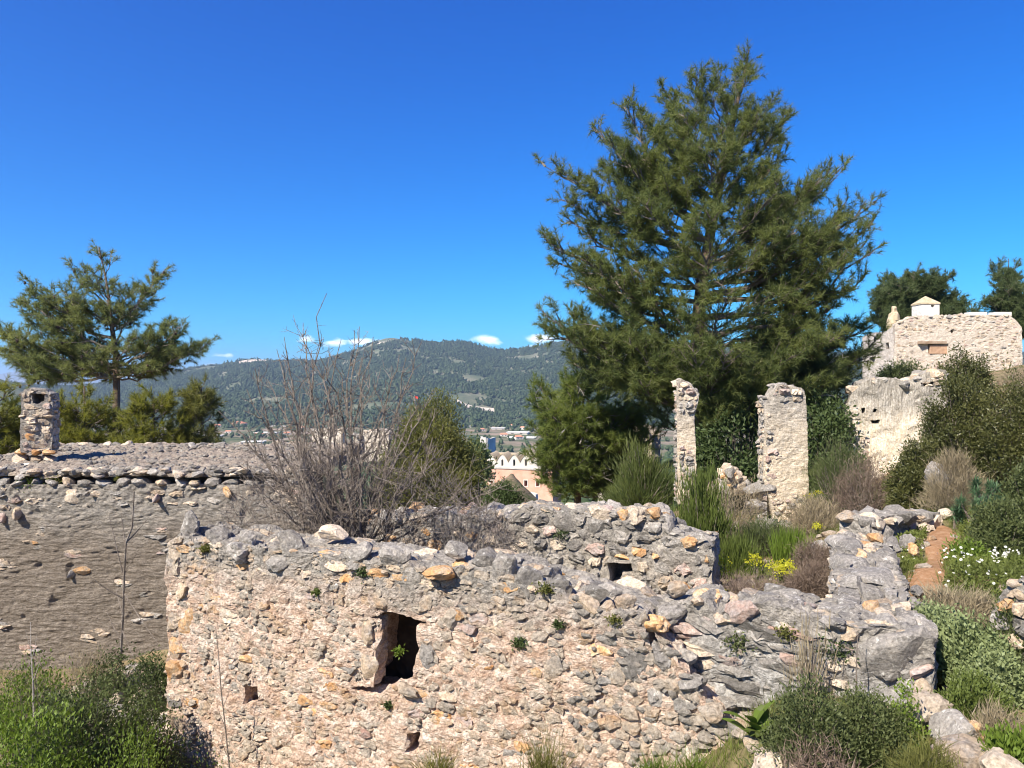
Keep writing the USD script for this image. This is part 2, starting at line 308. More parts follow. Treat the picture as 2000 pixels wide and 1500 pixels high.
def core(face, poly, thick, holes=(), res=.06, amp=.03, amp2=.014, freq=6.):
    c = m3.CrossSection([np.asarray(poly, float)])
    if c.area() < 0 or m3.CrossSection([np.asarray(poly, float)[::-1]]).area() > c.area(): c = m3.CrossSection([np.asarray(poly, float)[::-1]])
    m = c.extrude(thick)
    for hp, dep, *st in holes:
        st = st[0] if st else -.2; dep = dep - st - .2 if st > 0 else dep
        hp = np.asarray(hp, float)
        if Polygon(hp).exterior.is_ccw is False: hp = hp[::-1]
        m = m - m3.CrossSection([hp]).extrude(dep + .2).translate((0, 0, st))
    m = m.refine_to_length(res)
    me = m.to_mesh(); v, f = np.array(me.vert_properties[:, :3], float), np.array(me.tri_verts)[:, ::-1]
    p = face.w(v[:, 0], -v[:, 2], v[:, 1])
    if amp > 0:
        pit = -np.clip(noise(p0(v) * 12, 61) - .71, 0, 1) * 6 * amp
        for k in range(3):
            p[:, k] += (fbm(p0(v) * freq, 3, 20 + k) - .5) * 2 * amp * 1.5 + (np.abs(noise(p0(v) * 21, 40 + k) - .5) * 2 - .45) * 1.7 * amp2
        front = v[:, 2] < .02
        p[front, :2] += pit[front, None] * face.n
    return p, f
def p0(v): return v + np.array([13.1, 7.7, 3.3])

def cells(poly, w, h, rng):
    x0, y0, x1, y1 = poly.bounds
    pts, y = [], y0 - 2 * h
    while y < y1 + 2 * h:
        hh = h * rng.uniform(.7, 1.35); x = x0 - 2 * w + rng.uniform(0, w)
        while x < x1 + 2 * w:
            ww = w * rng.uniform(.5, 1.7)
            if rng.random() < .16:
                pts += [(x + ww / 2, y + hh * .25), (x + ww / 2 + .02, y + hh * .78)]
            else:
                pts.append((x + ww / 2, y + hh * rng.uniform(.3, .7)))
            x += ww
        y += hh
    pts = np.array(pts); sc = np.array([1, w / h])
    vor = Voronoi(pts * sc); out = []
    prep = poly.buffer(-.015)
    for i, reg in enumerate(vor.point_region):
        rg = vor.regions[reg]
        if -1 in rg or len(rg) < 3: continue
        if not (x0 - w < pts[i, 0] < x1 + w and y0 - h < pts[i, 1] < y1 + h): continue
        c = Polygon(vor.vertices[rg] / sc)
        if not prep.contains(c):
            c = c.intersection(prep)
            if c.is_empty or c.geom_type != 'Polygon': continue
        if c.area > .12 * w * h: out.append(c)
    return out
def stone_cell(c, gap, rise, rng, n=9):
    """A rough stone on cell c: (a, b, height) vertices, 50 faces or fewer."""
    size = math.sqrt(c.area)
    g = c.buffer(-min(gap, size * .2) * rng.uniform(.5, 1.3))
    if g.is_empty or g.geom_type != 'Polygon': g = c
    L = g.exterior.length; q = np.array([g.exterior.interpolate((k + rng.uniform(-.25, .25)) / n * L).coords[0] for k in range(n)])
    q = .84 * q + .08 * (np.roll(q, 1, 0) + np.roll(q, -1, 0)) + rng.normal(size=(n, 2)) * size * .035
    m = q.mean(0); jit = lambda s: rng.normal(size=(n, 2)) * size * s
    h = rise * rng.uniform(.35, 1.3) * min(1.5, size / .14)
    tilt = rng.normal(size=2) * .22
    def z(x): return (x - m) @ tilt
    r0 = m + (q - m) * 1.04; r1 = m + (q - m) * .93 + jit(.045); r2 = m + (q - m) * .55 + jit(.10)
    v = np.vstack([np.c_[r0, np.full(n, -.05)], np.c_[r1, h * rng.uniform(.2, 1.0, n) + z(r1) * .5], np.c_[r2, h * rng.uniform(.6, 1.45, n) + z(r2)], [[*(m + rng.normal(size=2) * size * .08), h * rng.uniform(.8, 1.2)]]])
    j = np.arange(n); k = (j + 1) % n
    f = np.vstack([np.c_[j, k, n + k], np.c_[j, n + k, n + j], np.c_[n + j, n + k, 2 * n + k], np.c_[n + j, 2 * n + k, 2 * n + j], np.c_[2 * n + j, 2 * n + k, np.full(n, 3 * n)]])
    return v, f
ICO1, ICO2 = trimesh.creation.icosphere(1), trimesh.creation.icosphere(2)
def boulder(c, r, rng, sub=1, rough=.30, rot=None):
    ico = ICO2 if sub == 2 else ICO1
    v = np.array(ico.vertices); o = rng.uniform(0, 50, 3)
    v = v * (1 + (fbm(v * 1.5 + o, 3, 3)[:, None] - .5) * 2.6 * rough + (noise(v * 4.3 + o, 8)[:, None] - .5) * rough * .4)
    for _ in range(7):                       # flat breaks
        n = unit(rng.normal(size=3)); h = rng.uniform(.5, .82); q = np.maximum(v @ n - h, 0); v = v - q[:, None] * n * .92
    v = v * 1.12
    v = v * (1 + (noise(v * 7.5 + o, 9)[:, None] - .5) * rough * (.5 if sub == 2 else .25))
    a = rng.uniform(0, 6.28) if rot is None else rot
    v = v * np.asarray(r)
    ca, sa = math.cos(a), math.sin(a)
    v = np.c_[v[:, 0] * ca - v[:, 1] * sa, v[:, 0] * sa + v[:, 1] * ca, v[:, 2] + v[:, 0] * rng.normal() * .15]
    return v + np.asarray(c), np.array(ico.faces)

class Masonry:
    """Collects the stones of one wall; the largest 300 become parts, the rest one stuff part."""
    def __init__(s, root): s.root, s.items = root, []
    def add(s, v, f, mat): s.items.append((np.ptp(v, axis=0).max(), v, f, mat))
    def tile(s, mp, poly, w, h, gap, rise, pal, rng):
        for c in cells(poly, w, h, rng):
            v, f = stone_cell(c, gap, rise, rng)
            s.add(mp(v), f, pal(c.centroid.x, c.centroid.y, rng))
    def build(s, rest, limit=300, name='stone'):
        s.items.sort(key=lambda i: -i[0])
        for _, v, f, m in s.items[:limit]: part(s.root, name, (v, f), ST[m])
        if len(s.items) > limit:
            b = MB()
            for _, v, f, m in s.items[limit:]: b.add(v, f)
            part(s.root, 'small_stones', b, ST[rest], kind='stuff')
def pick(rng, **w):
    k = list(w); p = np.array([w[x] for x in k], float); return k[rng.choice(len(k), p=p / p.sum())]
def pal_warm(rng): return pick(rng, orange=.24, tan=.28, cream=.26, pink=.14, grey=.08)
def pal_grey(rng): return pick(rng, grey=.50, dark=.17, tan=.16, cream=.09, pink=.04, orange=.04)
def chips(face, poly, n, rng, smin=.012, smax=.035, out=.012):
    """Small gallets pressed into the mortar."""
    b = MB(); x0, y0, x1, y1 = poly.bounds; base = trimesh.creation.icosahedron(); bv, bf = base.vertices, base.faces
    while n > 0:
        n -= 1; s, z = rng.uniform(x0, x1), rng.uniform(y0, y1)
        if not poly.contains(Point(s, z)): continue
        r = rng.uniform(smin, smax); v = bv * (1 + rng.normal(size=bv.shape) * .2) * r * np.array([rng.uniform(.8, 1.7), .8, .8])
        b.add(face.w(s + v[:, 0], out * rng.uniform(-1, 1) + v[:, 1], z + v[:, 2]), bf[:, ::-1])
    return b

# ------------------------------------------------------------------ plants: what stands where (built further down)
# kind, label, category, u, v of base, depth, width px, height px, options
PL = [
 # --- foreground left
 ('leafy', 'bright green shrub with upright shoots in the bottom left corner of the picture', 'shrub', 60, 1560, 6.3, 300, 172, dict(nopin=1, mat='bright', L=.05, n=16000, up=.8)),
 ('leafy', 'dark thicket of small leaves at the foot of the scratched plaster wall', 'shrub', 165, 1475, 7.1, 290, 140, dict(nopin=1, mat='ivy', L=.042, n=34000, up=.2)),
 ('leafy', 'dark bramble trailing over the rubble beside the left corner of the stone wall', 'shrub', 275, 1500, 7.4, 150, 125, dict(nopin=1, mat='ivy', L=.04, n=14000, up=.2)),
 ('leafy', 'low bright green shrub left of the foot of the stone wall', 'shrub', 250, 1560, 6.3, 190, 130, dict(nopin=1, mat='bright', L=.035, n=11000, up=.9)),
 ('leafy', 'low green shrub growing against the foot of the stone wall', 'shrub', 400, 1570, 6.5, 140, 100, dict(nopin=1, mat='bright', L=.03, n=8000, up=.9)),
 ('twiggy', 'brownish dry shrub with a tall reddish stalk before the plaster wall', 'shrub', 75, 1420, 7.6, 120, 160, dict(nopin=1, mat='dry', L=.04, n=3500, up=1.)),
 ('twiggy', 'brown dry herbs along the foot of the plaster wall at the left edge', 'shrub', 30, 1370, 8.9, 150, 60, dict(mat='ivy', L=.06, n=5000, up=.9, nopin=1)),
 ('twiggy', 'brown dry herbs over the fallen stones at the foot of the plaster wall', 'shrub', 160, 1360, 9.2, 130, 75, dict(mat='straw', L=.06, n=4000, up=.9, nopin=1)),
 ('leafy', 'dark creeper at the foot of the sapling before the plaster wall', 'shrub', 215, 1345, 9.3, 80, 75, dict(mat='ivy', L=.045, n=2600, up=.3, nopin=1)),
 ('leafy', 'dark creeper in the angle between plaster wall and stone wall', 'shrub', 300, 1352, 9.0, 95, 75, dict(mat='ivy', L=.045, n=5000, up=.3, nopin=1)),
 ('leafy', 'green herbs at the foot of the plaster wall, at the left picture edge', 'shrub', 60, 1400, 8.3, 200, 75, dict(mat='bright', L=.045, n=9000, up=.8, nopin=1)),
 # --- behind the walls, centre
 ('leafy', 'rounded olive brown bush with reddish twigs right of the bare shrub', 'bush', 834, 1015, 17, 192, 226, dict(mat='olive', L=.065, n=52000, up=.6)),
 ('leafy', 'small dark green bush right of the olive brown bush', 'bush', 984, 1008, 16.4, 80, 62, dict(mat='dkgreen', L=.06, n=9000, up=.5)),
 ('leafy', 'dark green bush between the olive brown bush and the pink facade', 'bush', 890, 1000, 19, 84, 128, dict(mat='dkgreen', L=.075, n=12000, up=.5)),
 ('leafy', 'dark conifer shrub below the grey ruined house', 'bush', 912, 930, 60, 84, 62, dict(mat='pinefar', L=.4, n=5000, up=.5)),
 ('leafy', 'second conifer shrub beside the grey ruined house', 'bush', 1000, 925, 90, 100, 50, dict(mat='pinefar', L=.5, n=3000, up=.5, skip=True)),
 # --- scrub behind the right end of the back wall
 ('broom', 'tall feathery green broom behind the right end of the back wall', 'bush', 1368, 1150, 11, 140, 215, dict(mat='broom', L=.16, n=16000, up=1.6)),
 ('broom', 'feathery green broom lower than its neighbour beside the broken wall end', 'bush', 1440, 1165, 10.6, 110, 120, dict(mat='broom', L=.13, n=7000, up=1.6)),
 ('broom', 'bright green grassy tuft in the middle of the dry scrub', 'shrub', 1543, 1108, 10.6, 75, 65, dict(mat='bright', L=.16, n=3000, up=2.)),
 ('twiggy', 'grey green dry scrub below the left stone pillar', 'shrub', 1430, 1050, 13, 150, 100, dict(mat='straw', L=.09, n=5000, up=1.)),
 ('twiggy', 'brown cushion shrub beside the flat topped wall', 'shrub', 1592, 1190, 8.6, 105, 85, dict(mat='dry', L=.06, n=9000, up=.7)),
 ('twiggy', 'low brown cushion shrub above the larger brown one', 'shrub', 1595, 1115, 9.8, 90, 45, dict(mat='dry', L=.06, n=5000, up=.7)),
 ('twiggy', 'brown grey low shrub just behind the low grey wall', 'shrub', 1470, 1195, 8.1, 150, 60, dict(mat='dry', L=.06, n=7000, up=.7)),
 ('twiggy', 'pale brown dry grass at the foot of the right pillar', 'shrub', 1590, 1045, 13, 120, 60, dict(mat='straw', L=.10, n=4000, up=1.3)),
 ('twiggy', 'grey green wispy scrub on the slope left of the dry cushions', 'shrub', 1500, 1080, 11.6, 120, 55, dict(mat='greyg', L=.09, n=5000, up=1.)),
 ('twiggy', 'grey thin scrub between the right pillar and the streaked ruin', 'shrub', 1640, 1025, 15, 120, 150, dict(mat='greyg', L=.10, n=9000, up=1.)),
 ('twiggy', 'brown dry scrub at the foot of the streaked ruin', 'shrub', 1690, 1015, 14, 120, 110, dict(mat='dry', L=.09, n=6000, up=.8)),
 ('leafy', 'dark evergreen bush in the shade behind the two pillars', 'bush', 1440, 985, 19.5, 170, 210, dict(mat='dkgreen', L=.13, n=12000, up=.3)),
 ('leafy', 'dark evergreen bush in the gap right of the right pillar', 'bush', 1615, 985, 19.5, 110, 230, dict(mat='dkgreen', L=.13, n=9000, up=.3)),
 ('broom', 'green needled bush in the shade left of the left pillar', 'bush', 1255, 1010, 18.5, 150, 135, dict(mat='pine', L=.22, n=17000, up=.5)),
 ('spurge', 'yellow flowering spurge with a forked head beside the brown cushion shrub', 'flowers', 1526, 1170, 9.4, 62, 74, dict(n=16)),
 ('spurge', 'yellow flowering spurge against the end of the back wall', 'flowers', 1406, 1125, 9.6, 36, 34, dict(n=6)),
 ('spurge', 'yellow flowering spurge in front of the feathery broom', 'flowers', 1477, 1125, 9.8, 30, 38, dict(n=5)),
 ('spurge', 'small yellow spurge just behind the grey wall, leftmost of the flowering ones', 'flowers', 1420, 1182, 8.2, 42, 22, dict(n=6)),
 ('spurge', 'small yellow spurge left of the forked yellow one', 'flowers', 1497, 1178, 8.6, 36, 26, dict(n=5)),
 ('spurge', 'tiny yellow spurge beside the right pillar', 'flowers', 1592, 970, 15, 26, 20, dict(n=4)),
 ('spurge', 'yellow spurge near the far end of the flat topped wall', 'flowers', 1597, 1046, 12, 24, 22, dict(n=4)),
 # --- right slope
 ('leafy', 'smaller dark holm oak bush in front of the streaked ruin', 'bush', 1795, 1005, 12.4, 110, 135, dict(mat='oak', L=.055, n=26000, up=.3)),
 ('leafy', 'large dark holm oak bush right of the streaked ruin', 'bush', 1872, 990, 13.2, 150, 235, dict(mat='oak', L=.055, n=42000, up=.3)),
 ('leafy', 'dark holm oak bush at the right edge of the picture', 'bush', 1985, 985, 12.6, 170, 225, dict(mat='oak', L=.055, n=42000, up=.3)),
 ('leafy', 'holm oak scrub on the slope under the ruined house wall', 'bush', 1885, 800, 20, 110, 105, dict(mat='oak', L=.08, n=16000, up=.3)),
 ('leafy', 'green scrub on the slope left of the oak scrub, under the ruined house', 'bush', 1765, 775, 26, 110, 60, dict(mat='greyg', L=.10, n=12000, up=.5)),
 ('twiggy', 'grey dry bush with fine upright twigs beside the oak bush', 'bush', 1868, 990, 11.4, 112, 100, dict(mat='straw', L=.08, n=9000, up=1.5)),
 ('twiggy', 'dry pale bush in front of the house wall at the right edge', 'bush', 1985, 775, 24, 60, 50, dict(mat='straw', L=.15, n=3000, up=1.)),
 ('rosette', 'blue green tree spurge at the right edge of the path, upper plant', 'plant', 1925, 985, 10.6, 70, 60, dict(n=9, L=.13)),
 ('rosette', 'blue green tree spurge beside the grey dry bush, middle plant', 'plant', 1948, 1022, 10.0, 90, 60, dict(n=9, L=.14)),
 ('rosette', 'small blue green tree spurge near the head of the path', 'plant', 1866, 1035, 10.2, 40, 46, dict(n=4, L=.12)),
 ('rosette', 'blue green tree spurge with short stem at the left of its group', 'plant', 1902, 1020, 10.1, 60, 50, dict(n=6, L=.13)),
 ('leafy', 'grey green mounded bush right of the path', 'bush', 1960, 1115, 8.6, 130, 130, dict(mat='greyg', L=.045, n=22000, up=.5)),
 ('leafy', 'olive green mounded bush at the right edge above the rocks', 'bush', 2020, 1060, 9.4, 110, 150, dict(mat='greyg', L=.05, n=12000, up=.5)),
 ('leafy', 'vivid yellow green herb tuft at the edge of the path', 'plant', 1888, 1112, 8.3, 66, 46, dict(mat='bright', L=.05, n=2500, up=.6)),
 ('twiggy', 'pale dry grass mound above the woolly grey plants', 'shrub', 1862, 1235, 6.3, 150, 70, dict(mat='straw', L=.07, n=8000, up=1.2)),
 ('phlomis', 'pale woolly leaved shrub beside the flat topped wall', 'shrub', 1828, 1290, 5.9, 100, 95, dict(mat='phlomis', L=.034, n=4200)),
 ('phlomis', 'pale woolly leaved shrub in the middle of the right slope', 'shrub', 1885, 1345, 5.55, 130, 125, dict(mat='phlomis', L=.034, n=6000)),
 ('phlomis', 'pale woolly leaved shrub nearest the right edge', 'shrub', 1945, 1395, 5.3, 115, 120, dict(mat='phlomis', L=.034, n=5200)),
 ('leafy', 'green shrub below the woolly plants beside the wall shadow', 'shrub', 1900, 1440, 4.9, 150, 105, dict(mat='broom', L=.03, n=14000, up=.9)),
 ('leafy', 'green grey shrub at the right edge beside the grey rocks', 'shrub', 1990, 1330, 5.5, 110, 150, dict(mat='greyg', L=.035, n=13000, up=.9)),
 ('leafy', 'bright green grass tuft in the bottom right corner of the picture', 'grass tuft', 1985, 1530, 4.2, 120, 90, dict(mat='bright', L=.04, n=6000, up=1.3)),
 ('twiggy', 'brown dry tuft beside the rocks at the lower right', 'shrub', 1950, 1480, 4.5, 110, 80, dict(mat='straw', L=.06, n=5000, up=1.2)),
 # --- foreground right, in the angle of the walls
 ('leafy', 'grey green shrub in the angle of the low wall, left one', 'shrub', 1580, 1545, 4.6, 200, 190, dict(mat='greyg', L=.026, n=30000, up=.5)),
 ('leafy', 'dark grey green shrub in the angle of the low wall, right one', 'shrub', 1700, 1520, 4.75, 190, 160, dict(mat='greyg', L=.026, n=26000, up=.5)),
 ('twiggy', 'dry tangled twigs under the grey green shrubs', 'shrub', 1590, 1575, 4.35, 150, 110, dict(mat='dry', L=.06, n=4000, up=.6)),
 ('leafy', 'green trailing ivy on the inner side of the wall corner', 'plant', 1772, 1480, 4.7, 46, 120, dict(mat='bright', L=.03, n=1800, up=.2)),
 ('bigleaf', 'green plant with large upright leaves at the broken wall end', 'plant', 1482, 1412, 5.15, 95, 100, dict()),
 ('broom', 'tall thin grass tuft on the low grey wall', 'grass tuft', 1578, 1350, 5.3, 70, 130, dict(mat='straw', L=.14, n=260, up=2.5)),
 ('twiggy', 'brown green tuft at the bottom edge beside the rocks', 'grass tuft', 1810, 1570, 4.1, 110, 110, dict(mat='olive', L=.05, n=4000, up=1.2)),
]
for kind, lab, cat, u, v, d, w, h, o in PL:
    b = P(u, v, d)
    if not o.get('nopin') and all((b[0] - c[0]) ** 2 + (b[1] - c[1]) ** 2 > (.06 * d) ** 2 for c in ctrl): ctrl.append(tuple(b))
C = np.array(ctrl)
_rbf.append(RBFInterpolator(warp(C[:, 0], C[:, 1]), C[:, 2], kernel='linear', smoothing=.01))
def gz(x, y): return float(ground(np.array([x]), np.array([y]))[0])

# the sheet of ground: fine near the eye, out to the horizon
rr = np.concatenate([np.linspace(.3, 3, 10)[:-1], np.geomspace(3, 40, 210)[:-1], np.geomspace(40, 1500, 150)[:-1], np.geomspace(1500, 14500, 30)])
th = np.concatenate([np.linspace(-.72, .72, 420), np.linspace(.72, 2 * np.pi - .72, 70)[1:-1]])
TH, RR = np.meshgrid(th, rr)
X, Y = RR * np.sin(TH), RR * np.cos(TH); Z = ground(X, Y)
nt = len(th); i = np.arange(len(rr) - 1)[:, None] * nt; j = np.arange(nt)[None]; j2 = (j + 1) % nt
q = np.stack([i + j, i + j2, i + nt + j2, i + nt + j], -1).reshape(-1, 4)
gv = np.vstack([np.stack([X, Y, Z], -1).reshape(-1, 3)])
gf = np.vstack([q[:, [0, 1, 2]], q[:, [0, 2, 3]]])[:, ::-1]
M_ground = look('ground_soil', {
    'g': ('geometry', {}), 'n1': ('noise_texture', {'scale': .55, 'detail': 7., 'roughness': .68}), 'n2': ('noise_texture', {'scale': 9., 'detail': 6., 'roughness': .7}), 'n3': ('noise_texture', {'scale': .02, 'detail': 7., 'roughness': .7}),
    'r1': ('rgb_ramp', {'ramp': [(.32, (.07, .085, .03)), (.44, (.13, .12, .05)), (.55, (.22, .165, .10)), (.68, (.33, .21, .12))]}),
    'r3': ('rgb_ramp', {'ramp': [(.36, (.05, .07, .035)), (.47, (.10, .11, .055)), (.55, (.19, .155, .11)), (.66, (.26, .20, .15))]}),
    'len': ('vector_math', {'math_type': 'length'}), 'far': ('map_range', {'from_min': 60., 'from_max': 250., 'to_min': 0., 'to_max': 1., 'clamp': True}),
    'm2': ('map_range', {'from_min': .3, 'from_max': .65, 'to_min': .55, 'to_max': 1.2, 'clamp': True}), 'mu': ('mix', {'mix_type': 'multiply', 'fac': 1.}), 'mx': ('mix', {}),
    'b': ('bump', {'strength': .8, 'distance': .06}), 'p': ('principled_bsdf', {'roughness': .95, 'specular_ior_level': .1})},
    [('g.position', 'n1.vector'), ('g.position', 'n2.vector'), ('g.position', 'n3.vector'), ('g.position', 'len.vector1'), ('len.value', 'far.value'), ('n1.fac', 'r1.fac'), ('n3.fac', 'r3.fac'), ('n2.fac', 'm2.value'),
     ('r1.color', 'mu.color1'), ('m2.result', 'mu.color2'), ('mu.color', 'mx.color1'), ('r3.color', 'mx.color2'), ('far.result', 'mx.fac'), ('mx.color', 'p.base_color'), ('n2.fac', 'b.height'), ('b.normal', 'p.normal')], 'p.BSDF')
single('ground', (gv, gf), M_ground, kind='structure', smooth=True)

# ------------------------------------------------------------------ hills and mountains
prof = np.array([(-900, 735), (-400, 738), (-100, 742), (60, 752), (150, 756), (230, 746), (300, 734), (380, 720), (440, 711), (490, 701), (560, 704), (620, 708), (700, 684), (730, 668), (765, 659), (800, 664), (850, 672), (900, 667), (940, 679),
                 (985, 687), (1030, 681), (1080, 671), (1130, 667), (1250, 664), (1400, 678), (1600, 688), (1800, 696), (2100, 690), (2600, 700), (3200, 690)], float)
def crest(u):
    a = sum(np.interp(u + k, prof[:, 0], prof[:, 1]) for k in (-14, -7, 0, 7, 14)) / 5
    return a
Y0, YC, Y1 = 1010., 2300., 3300.
def hill_z(u, y):
    x = (u - 1000) / F * y
    zc = (750 - crest(u)) / F * YC
    t = np.clip((y - Y0) / (YC - Y0), 0, 1); back = np.clip((y - YC) / (Y1 - YC), 0, 1)
    s = t ** 1.15
    p = np.stack([x / 420, y / 420, 0 * x], -1)
    rid = (fbm(p, 4, 31) - .5) * 95 * np.clip(t * 2.2, 0, 1) * np.clip((1 - t) * 1.5, 0, 1) ** 1.6
    return -64 + (zc + 64) * s + rid - 260 * back ** 1.4 + (fbm(p * 9, 3, 4) - .5) * 7 * (t > 0)
us, ys = np.linspace(-900, 3000, 520), np.concatenate([np.linspace(Y0, YC, 110), np.linspace(YC, Y1, 16)[1:]])
U, YY = np.meshgrid(us, ys); ZZ = hill_z(U, YY)
def grid_faces(r, c):
    i = np.arange(r - 1)[:, None] * c; j = np.arange(c - 1)[None]
    q = np.stack([i + j, i + j + 1, i + c + j + 1, i + c + j], -1).reshape(-1, 4)
    return np.vstack([q[:, [0, 1, 2]], q[:, [0, 2, 3]]])
M_hill = look('hill_slope', {'g': ('geometry', {}), 'n': ('noise_texture', {'scale': .011, 'detail': 8., 'roughness': .72}), 'r': ('rgb_ramp', {'ramp': [(.38, (.06, .085, .05)), (.52, (.11, .12, .075)), (.60, (.17, .165, .11)), (.7, (.28, .25, .19))]}),
    'd1': ('vector_math', {'math_type': 'distance', 'vector2': (-385., 2190., 128.)}), 'd2': ('vector_math', {'math_type': 'distance', 'vector2': (-770., 2240., 70.)}), 'dm': ('math', {'math_type': 'minimum'}), 'dr': ('map_range', {'from_min': 20., 'from_max': 130., 'to_min': .26, 'to_max': -.1, 'clamp': True}),
    'n8': ('noise_texture', {'scale': .03, 'detail': 8., 'roughness': .75}), 'ad': ('math', {'math_type': 'add'}), 'rk': ('map_range', {'from_min': .60, 'from_max': .72, 'to_min': 0., 'to_max': 1., 'clamp': True}), 'mx': ('mix', {'color2': (.50, .42, .34)}),
    'p': ('principled_bsdf', {'roughness': .95, 'specular_ior_level': .1})}, [('g.position', 'n.vector'), ('n.fac', 'r.fac'), ('g.position', 'd1.vector1'), ('g.position', 'd2.vector1'), ('d1.value', 'dm.value1'), ('d2.value', 'dm.value2'), ('dm.value', 'dr.value'), ('g.position', 'n8.vector'), ('n8.fac', 'ad.value1'), ('dr.result', 'ad.value2'), ('ad.value', 'rk.value'), ('rk.result', 'mx.fac'), ('r.color', 'mx.color1'), ('mx.color', 'p.base_color')], 'p.BSDF')
single('hills', (np.stack([(U - 1000) / F * YY, YY, ZZ], -1).reshape(-1, 3), grid_faces(len(ys), len(us))), M_hill, kind='structure', smooth=True)
# the near dark hill at the far left, and the blue mountains beyond it
def ridge(name, pts, y0, yc, y1, zb, mat, amp, seed):
    pts = np.array(pts, float); us = np.linspace(pts[0, 0], pts[-1, 0], 160); ys = np.linspace(y0, y1, 26)
    U, Q = np.meshgrid(us, ys); zc = (750 - np.interp(U, pts[:, 0], pts[:, 1])) / F * yc
    k = 1 - np.abs(np.where(Q < yc, (yc - Q) / (yc - y0), (Q - yc) / (y1 - yc)))
    x = (U - 1000) / F * Q
    z = zb + (zc - zb) * k + (fbm(np.stack([x, Q, 0 * x], -1) / amp / 6, 4, seed) - .5) * amp * np.clip(k * 3, 0, 1) * np.clip((1 - k) * 5, .12, 1)
    single(name, (np.stack([x, Q, z], -1).reshape(-1, 3), grid_faces(len(ys), len(us))), mat, kind='structure', smooth=True)
ridge('hills', [(-700, 715), (-300, 712), (-60, 728), (0, 737), (40, 752), (90, 785), (140, 800)], 800, 1150, 1500, -66, M_hill, 30, 3)
M_mount = flat_look('mountain_slope', (.08, .10, .08), (.16, .15, .13), .002)
ridge('mountains', [(-1500, 735), (-700, 715), (-300, 735), (-60, 738), (0, 730), (40, 722), (68, 719), (100, 727), (160, 738), (230, 745), (300, 738), (380, 742), (520, 745), (800, 748)], 9200, 10800, 12600, -80, M_mount, 160, 6)

# forest on the hills: crowns scattered as instances
def crown_mesh(seed, kind):
    rng = np.random.default_rng(seed); b = MB()
    for k in range(5 if kind else 4):
        r = rng.uniform(.28, .5); c = np.array([rng.normal() * .22, rng.normal() * .22, .35 + .2 * k * (1.1 if kind else .7)])
        v, f = boulder(c, np.array([r, r, r * .75]) * (1 - .13 * k * kind), rng, 1, .5); b.add(v, f)
    return b.get()
def scatter(name, pts, sizes, kind_n=4, mat=L_forest, seed=1):
    p = '/World/' + name; pi = UsdGeom.PointInstancer.Define(stage, p); rng = np.random.default_rng(seed)
    tg = []
    for k in range(kind_n):
        q = f'{p}/tree_shape' + (f'_{k:03d}' if k else ''); m = usdkit.mesh(stage, q, crown_mesh(90 + k, k % 2), mat, smooth=True); tg.append(m.GetPath())
    pi.CreatePrototypesRel().SetTargets(tg)
    n = len(pts); pi.CreateProtoIndicesAttr(Vt.IntArray.FromNumpy(rng.integers(0, kind_n, n).astype(np.int32)))
    pi.CreatePositionsAttr(Vt.Vec3fArray.FromNumpy(np.asarray(pts, np.float32)))
    pi.CreateScalesAttr(Vt.Vec3fArray.FromNumpy(np.c_[sizes * rng.uniform(.8, 1.2, n), sizes * rng.uniform(.8, 1.2, n), sizes * rng.uniform(.9, 1.4, n)].astype(np.float32)))
    a = rng.uniform(0, np.pi * 2, n); pi.CreateOrientationsAttr(Vt.QuathArray([Gf.Quath(float(math.cos(q / 2)), 0, 0, float(math.sin(q / 2))) for q in a]))
    return pi.GetPrim()
n = 64000
fy = Y0 + 20 + (YC + 60 - Y0) * R.random(n) ** .8; fu = R.uniform(-120, 2150, n)
fx = (fu - 1000) / F * fy; fz = hill_z(fu, fy)
bare = fbm(np.stack([fx / 90, fy / 90, 0 * fx], -1), 4, 78); t = (fy - Y0) / (YC - Y0)
rock = np.exp(-((fu - 745) / 50) ** 2) * np.clip((t - .80) * 5, 0, 1) + np.exp(-((fu - 490) / 40) ** 2) * np.clip((t - .85) * 6, 0, 1)
keep = bare + rock * .13 < .665
tag(scatter('hill_forest', np.c_[fx, fy, fz - .5][keep], R.uniform(3.6, 7.2, keep.sum())), 'dense green pine forest covering the far hills', 'forest', kind='stuff')
n = 5200
vy = np.exp(R.uniform(math.log(120), math.log(1040), n)); vu = R.uniform(-250, 1700, n); vx = (vu - 1000) / F * vy
vz = ground(vx, vy); veg = fbm(np.stack([vx / 60, vy / 60, 0 * vx], -1), 3, 5) + .08 * (vy < 300)
keep = (veg > .5) & ~((abs(vx - 6) < 20) & (vy > 172) & (vy < 230)) & ((vy > 200) | (vx < -4) | (vx > 12))
tag(scatter('valley_trees', np.c_[vx, vy, vz - .2][keep], R.uniform(2.4, 6.0, keep.sum()), seed=3), 'scattered trees and hedges among the fields of the valley', 'trees', kind='stuff')

# pale road cut on the hill foot
def on_hill(u, v):
    yy = np.linspace(Y0 + 5, YC, 900); k = np.argmax(hill_z(np.full_like(yy, u), yy) * F / yy > 750 - v)
    return yy[k]
rd = [(893, 786), (905, 793), (925, 799), (950, 802), (975, 804), (1000, 807), (1025, 810), (1050, 812), (1090, 815)]
b = MB(); row = []
for k, (u, v) in enumerate(rd):
    ww = 3.2 + 2.4 * noise(np.array([[k * 1.7, .3, .2]]), 2)[0]
    for vv in (v - ww, v + ww * .6):
        y = on_hill(u, vv); row.append([(u - 1000) / F * y, y, hill_z(np.array(float(u)), np.array(y)) + 1.6])
row = np.array(row); f = [[2 * k, 2 * k + 1, 2 * k + 3, 2 * k + 2] for k in range(len(rd) - 1)]
b.add(row, f); b.add(row - [0, 0, 3.], np.array(f)[:, ::-1])
single('dirt_road', b, flat_look('pale_road_cut', (.42, .35, .27), (.56, .49, .40), .08), kind='structure')

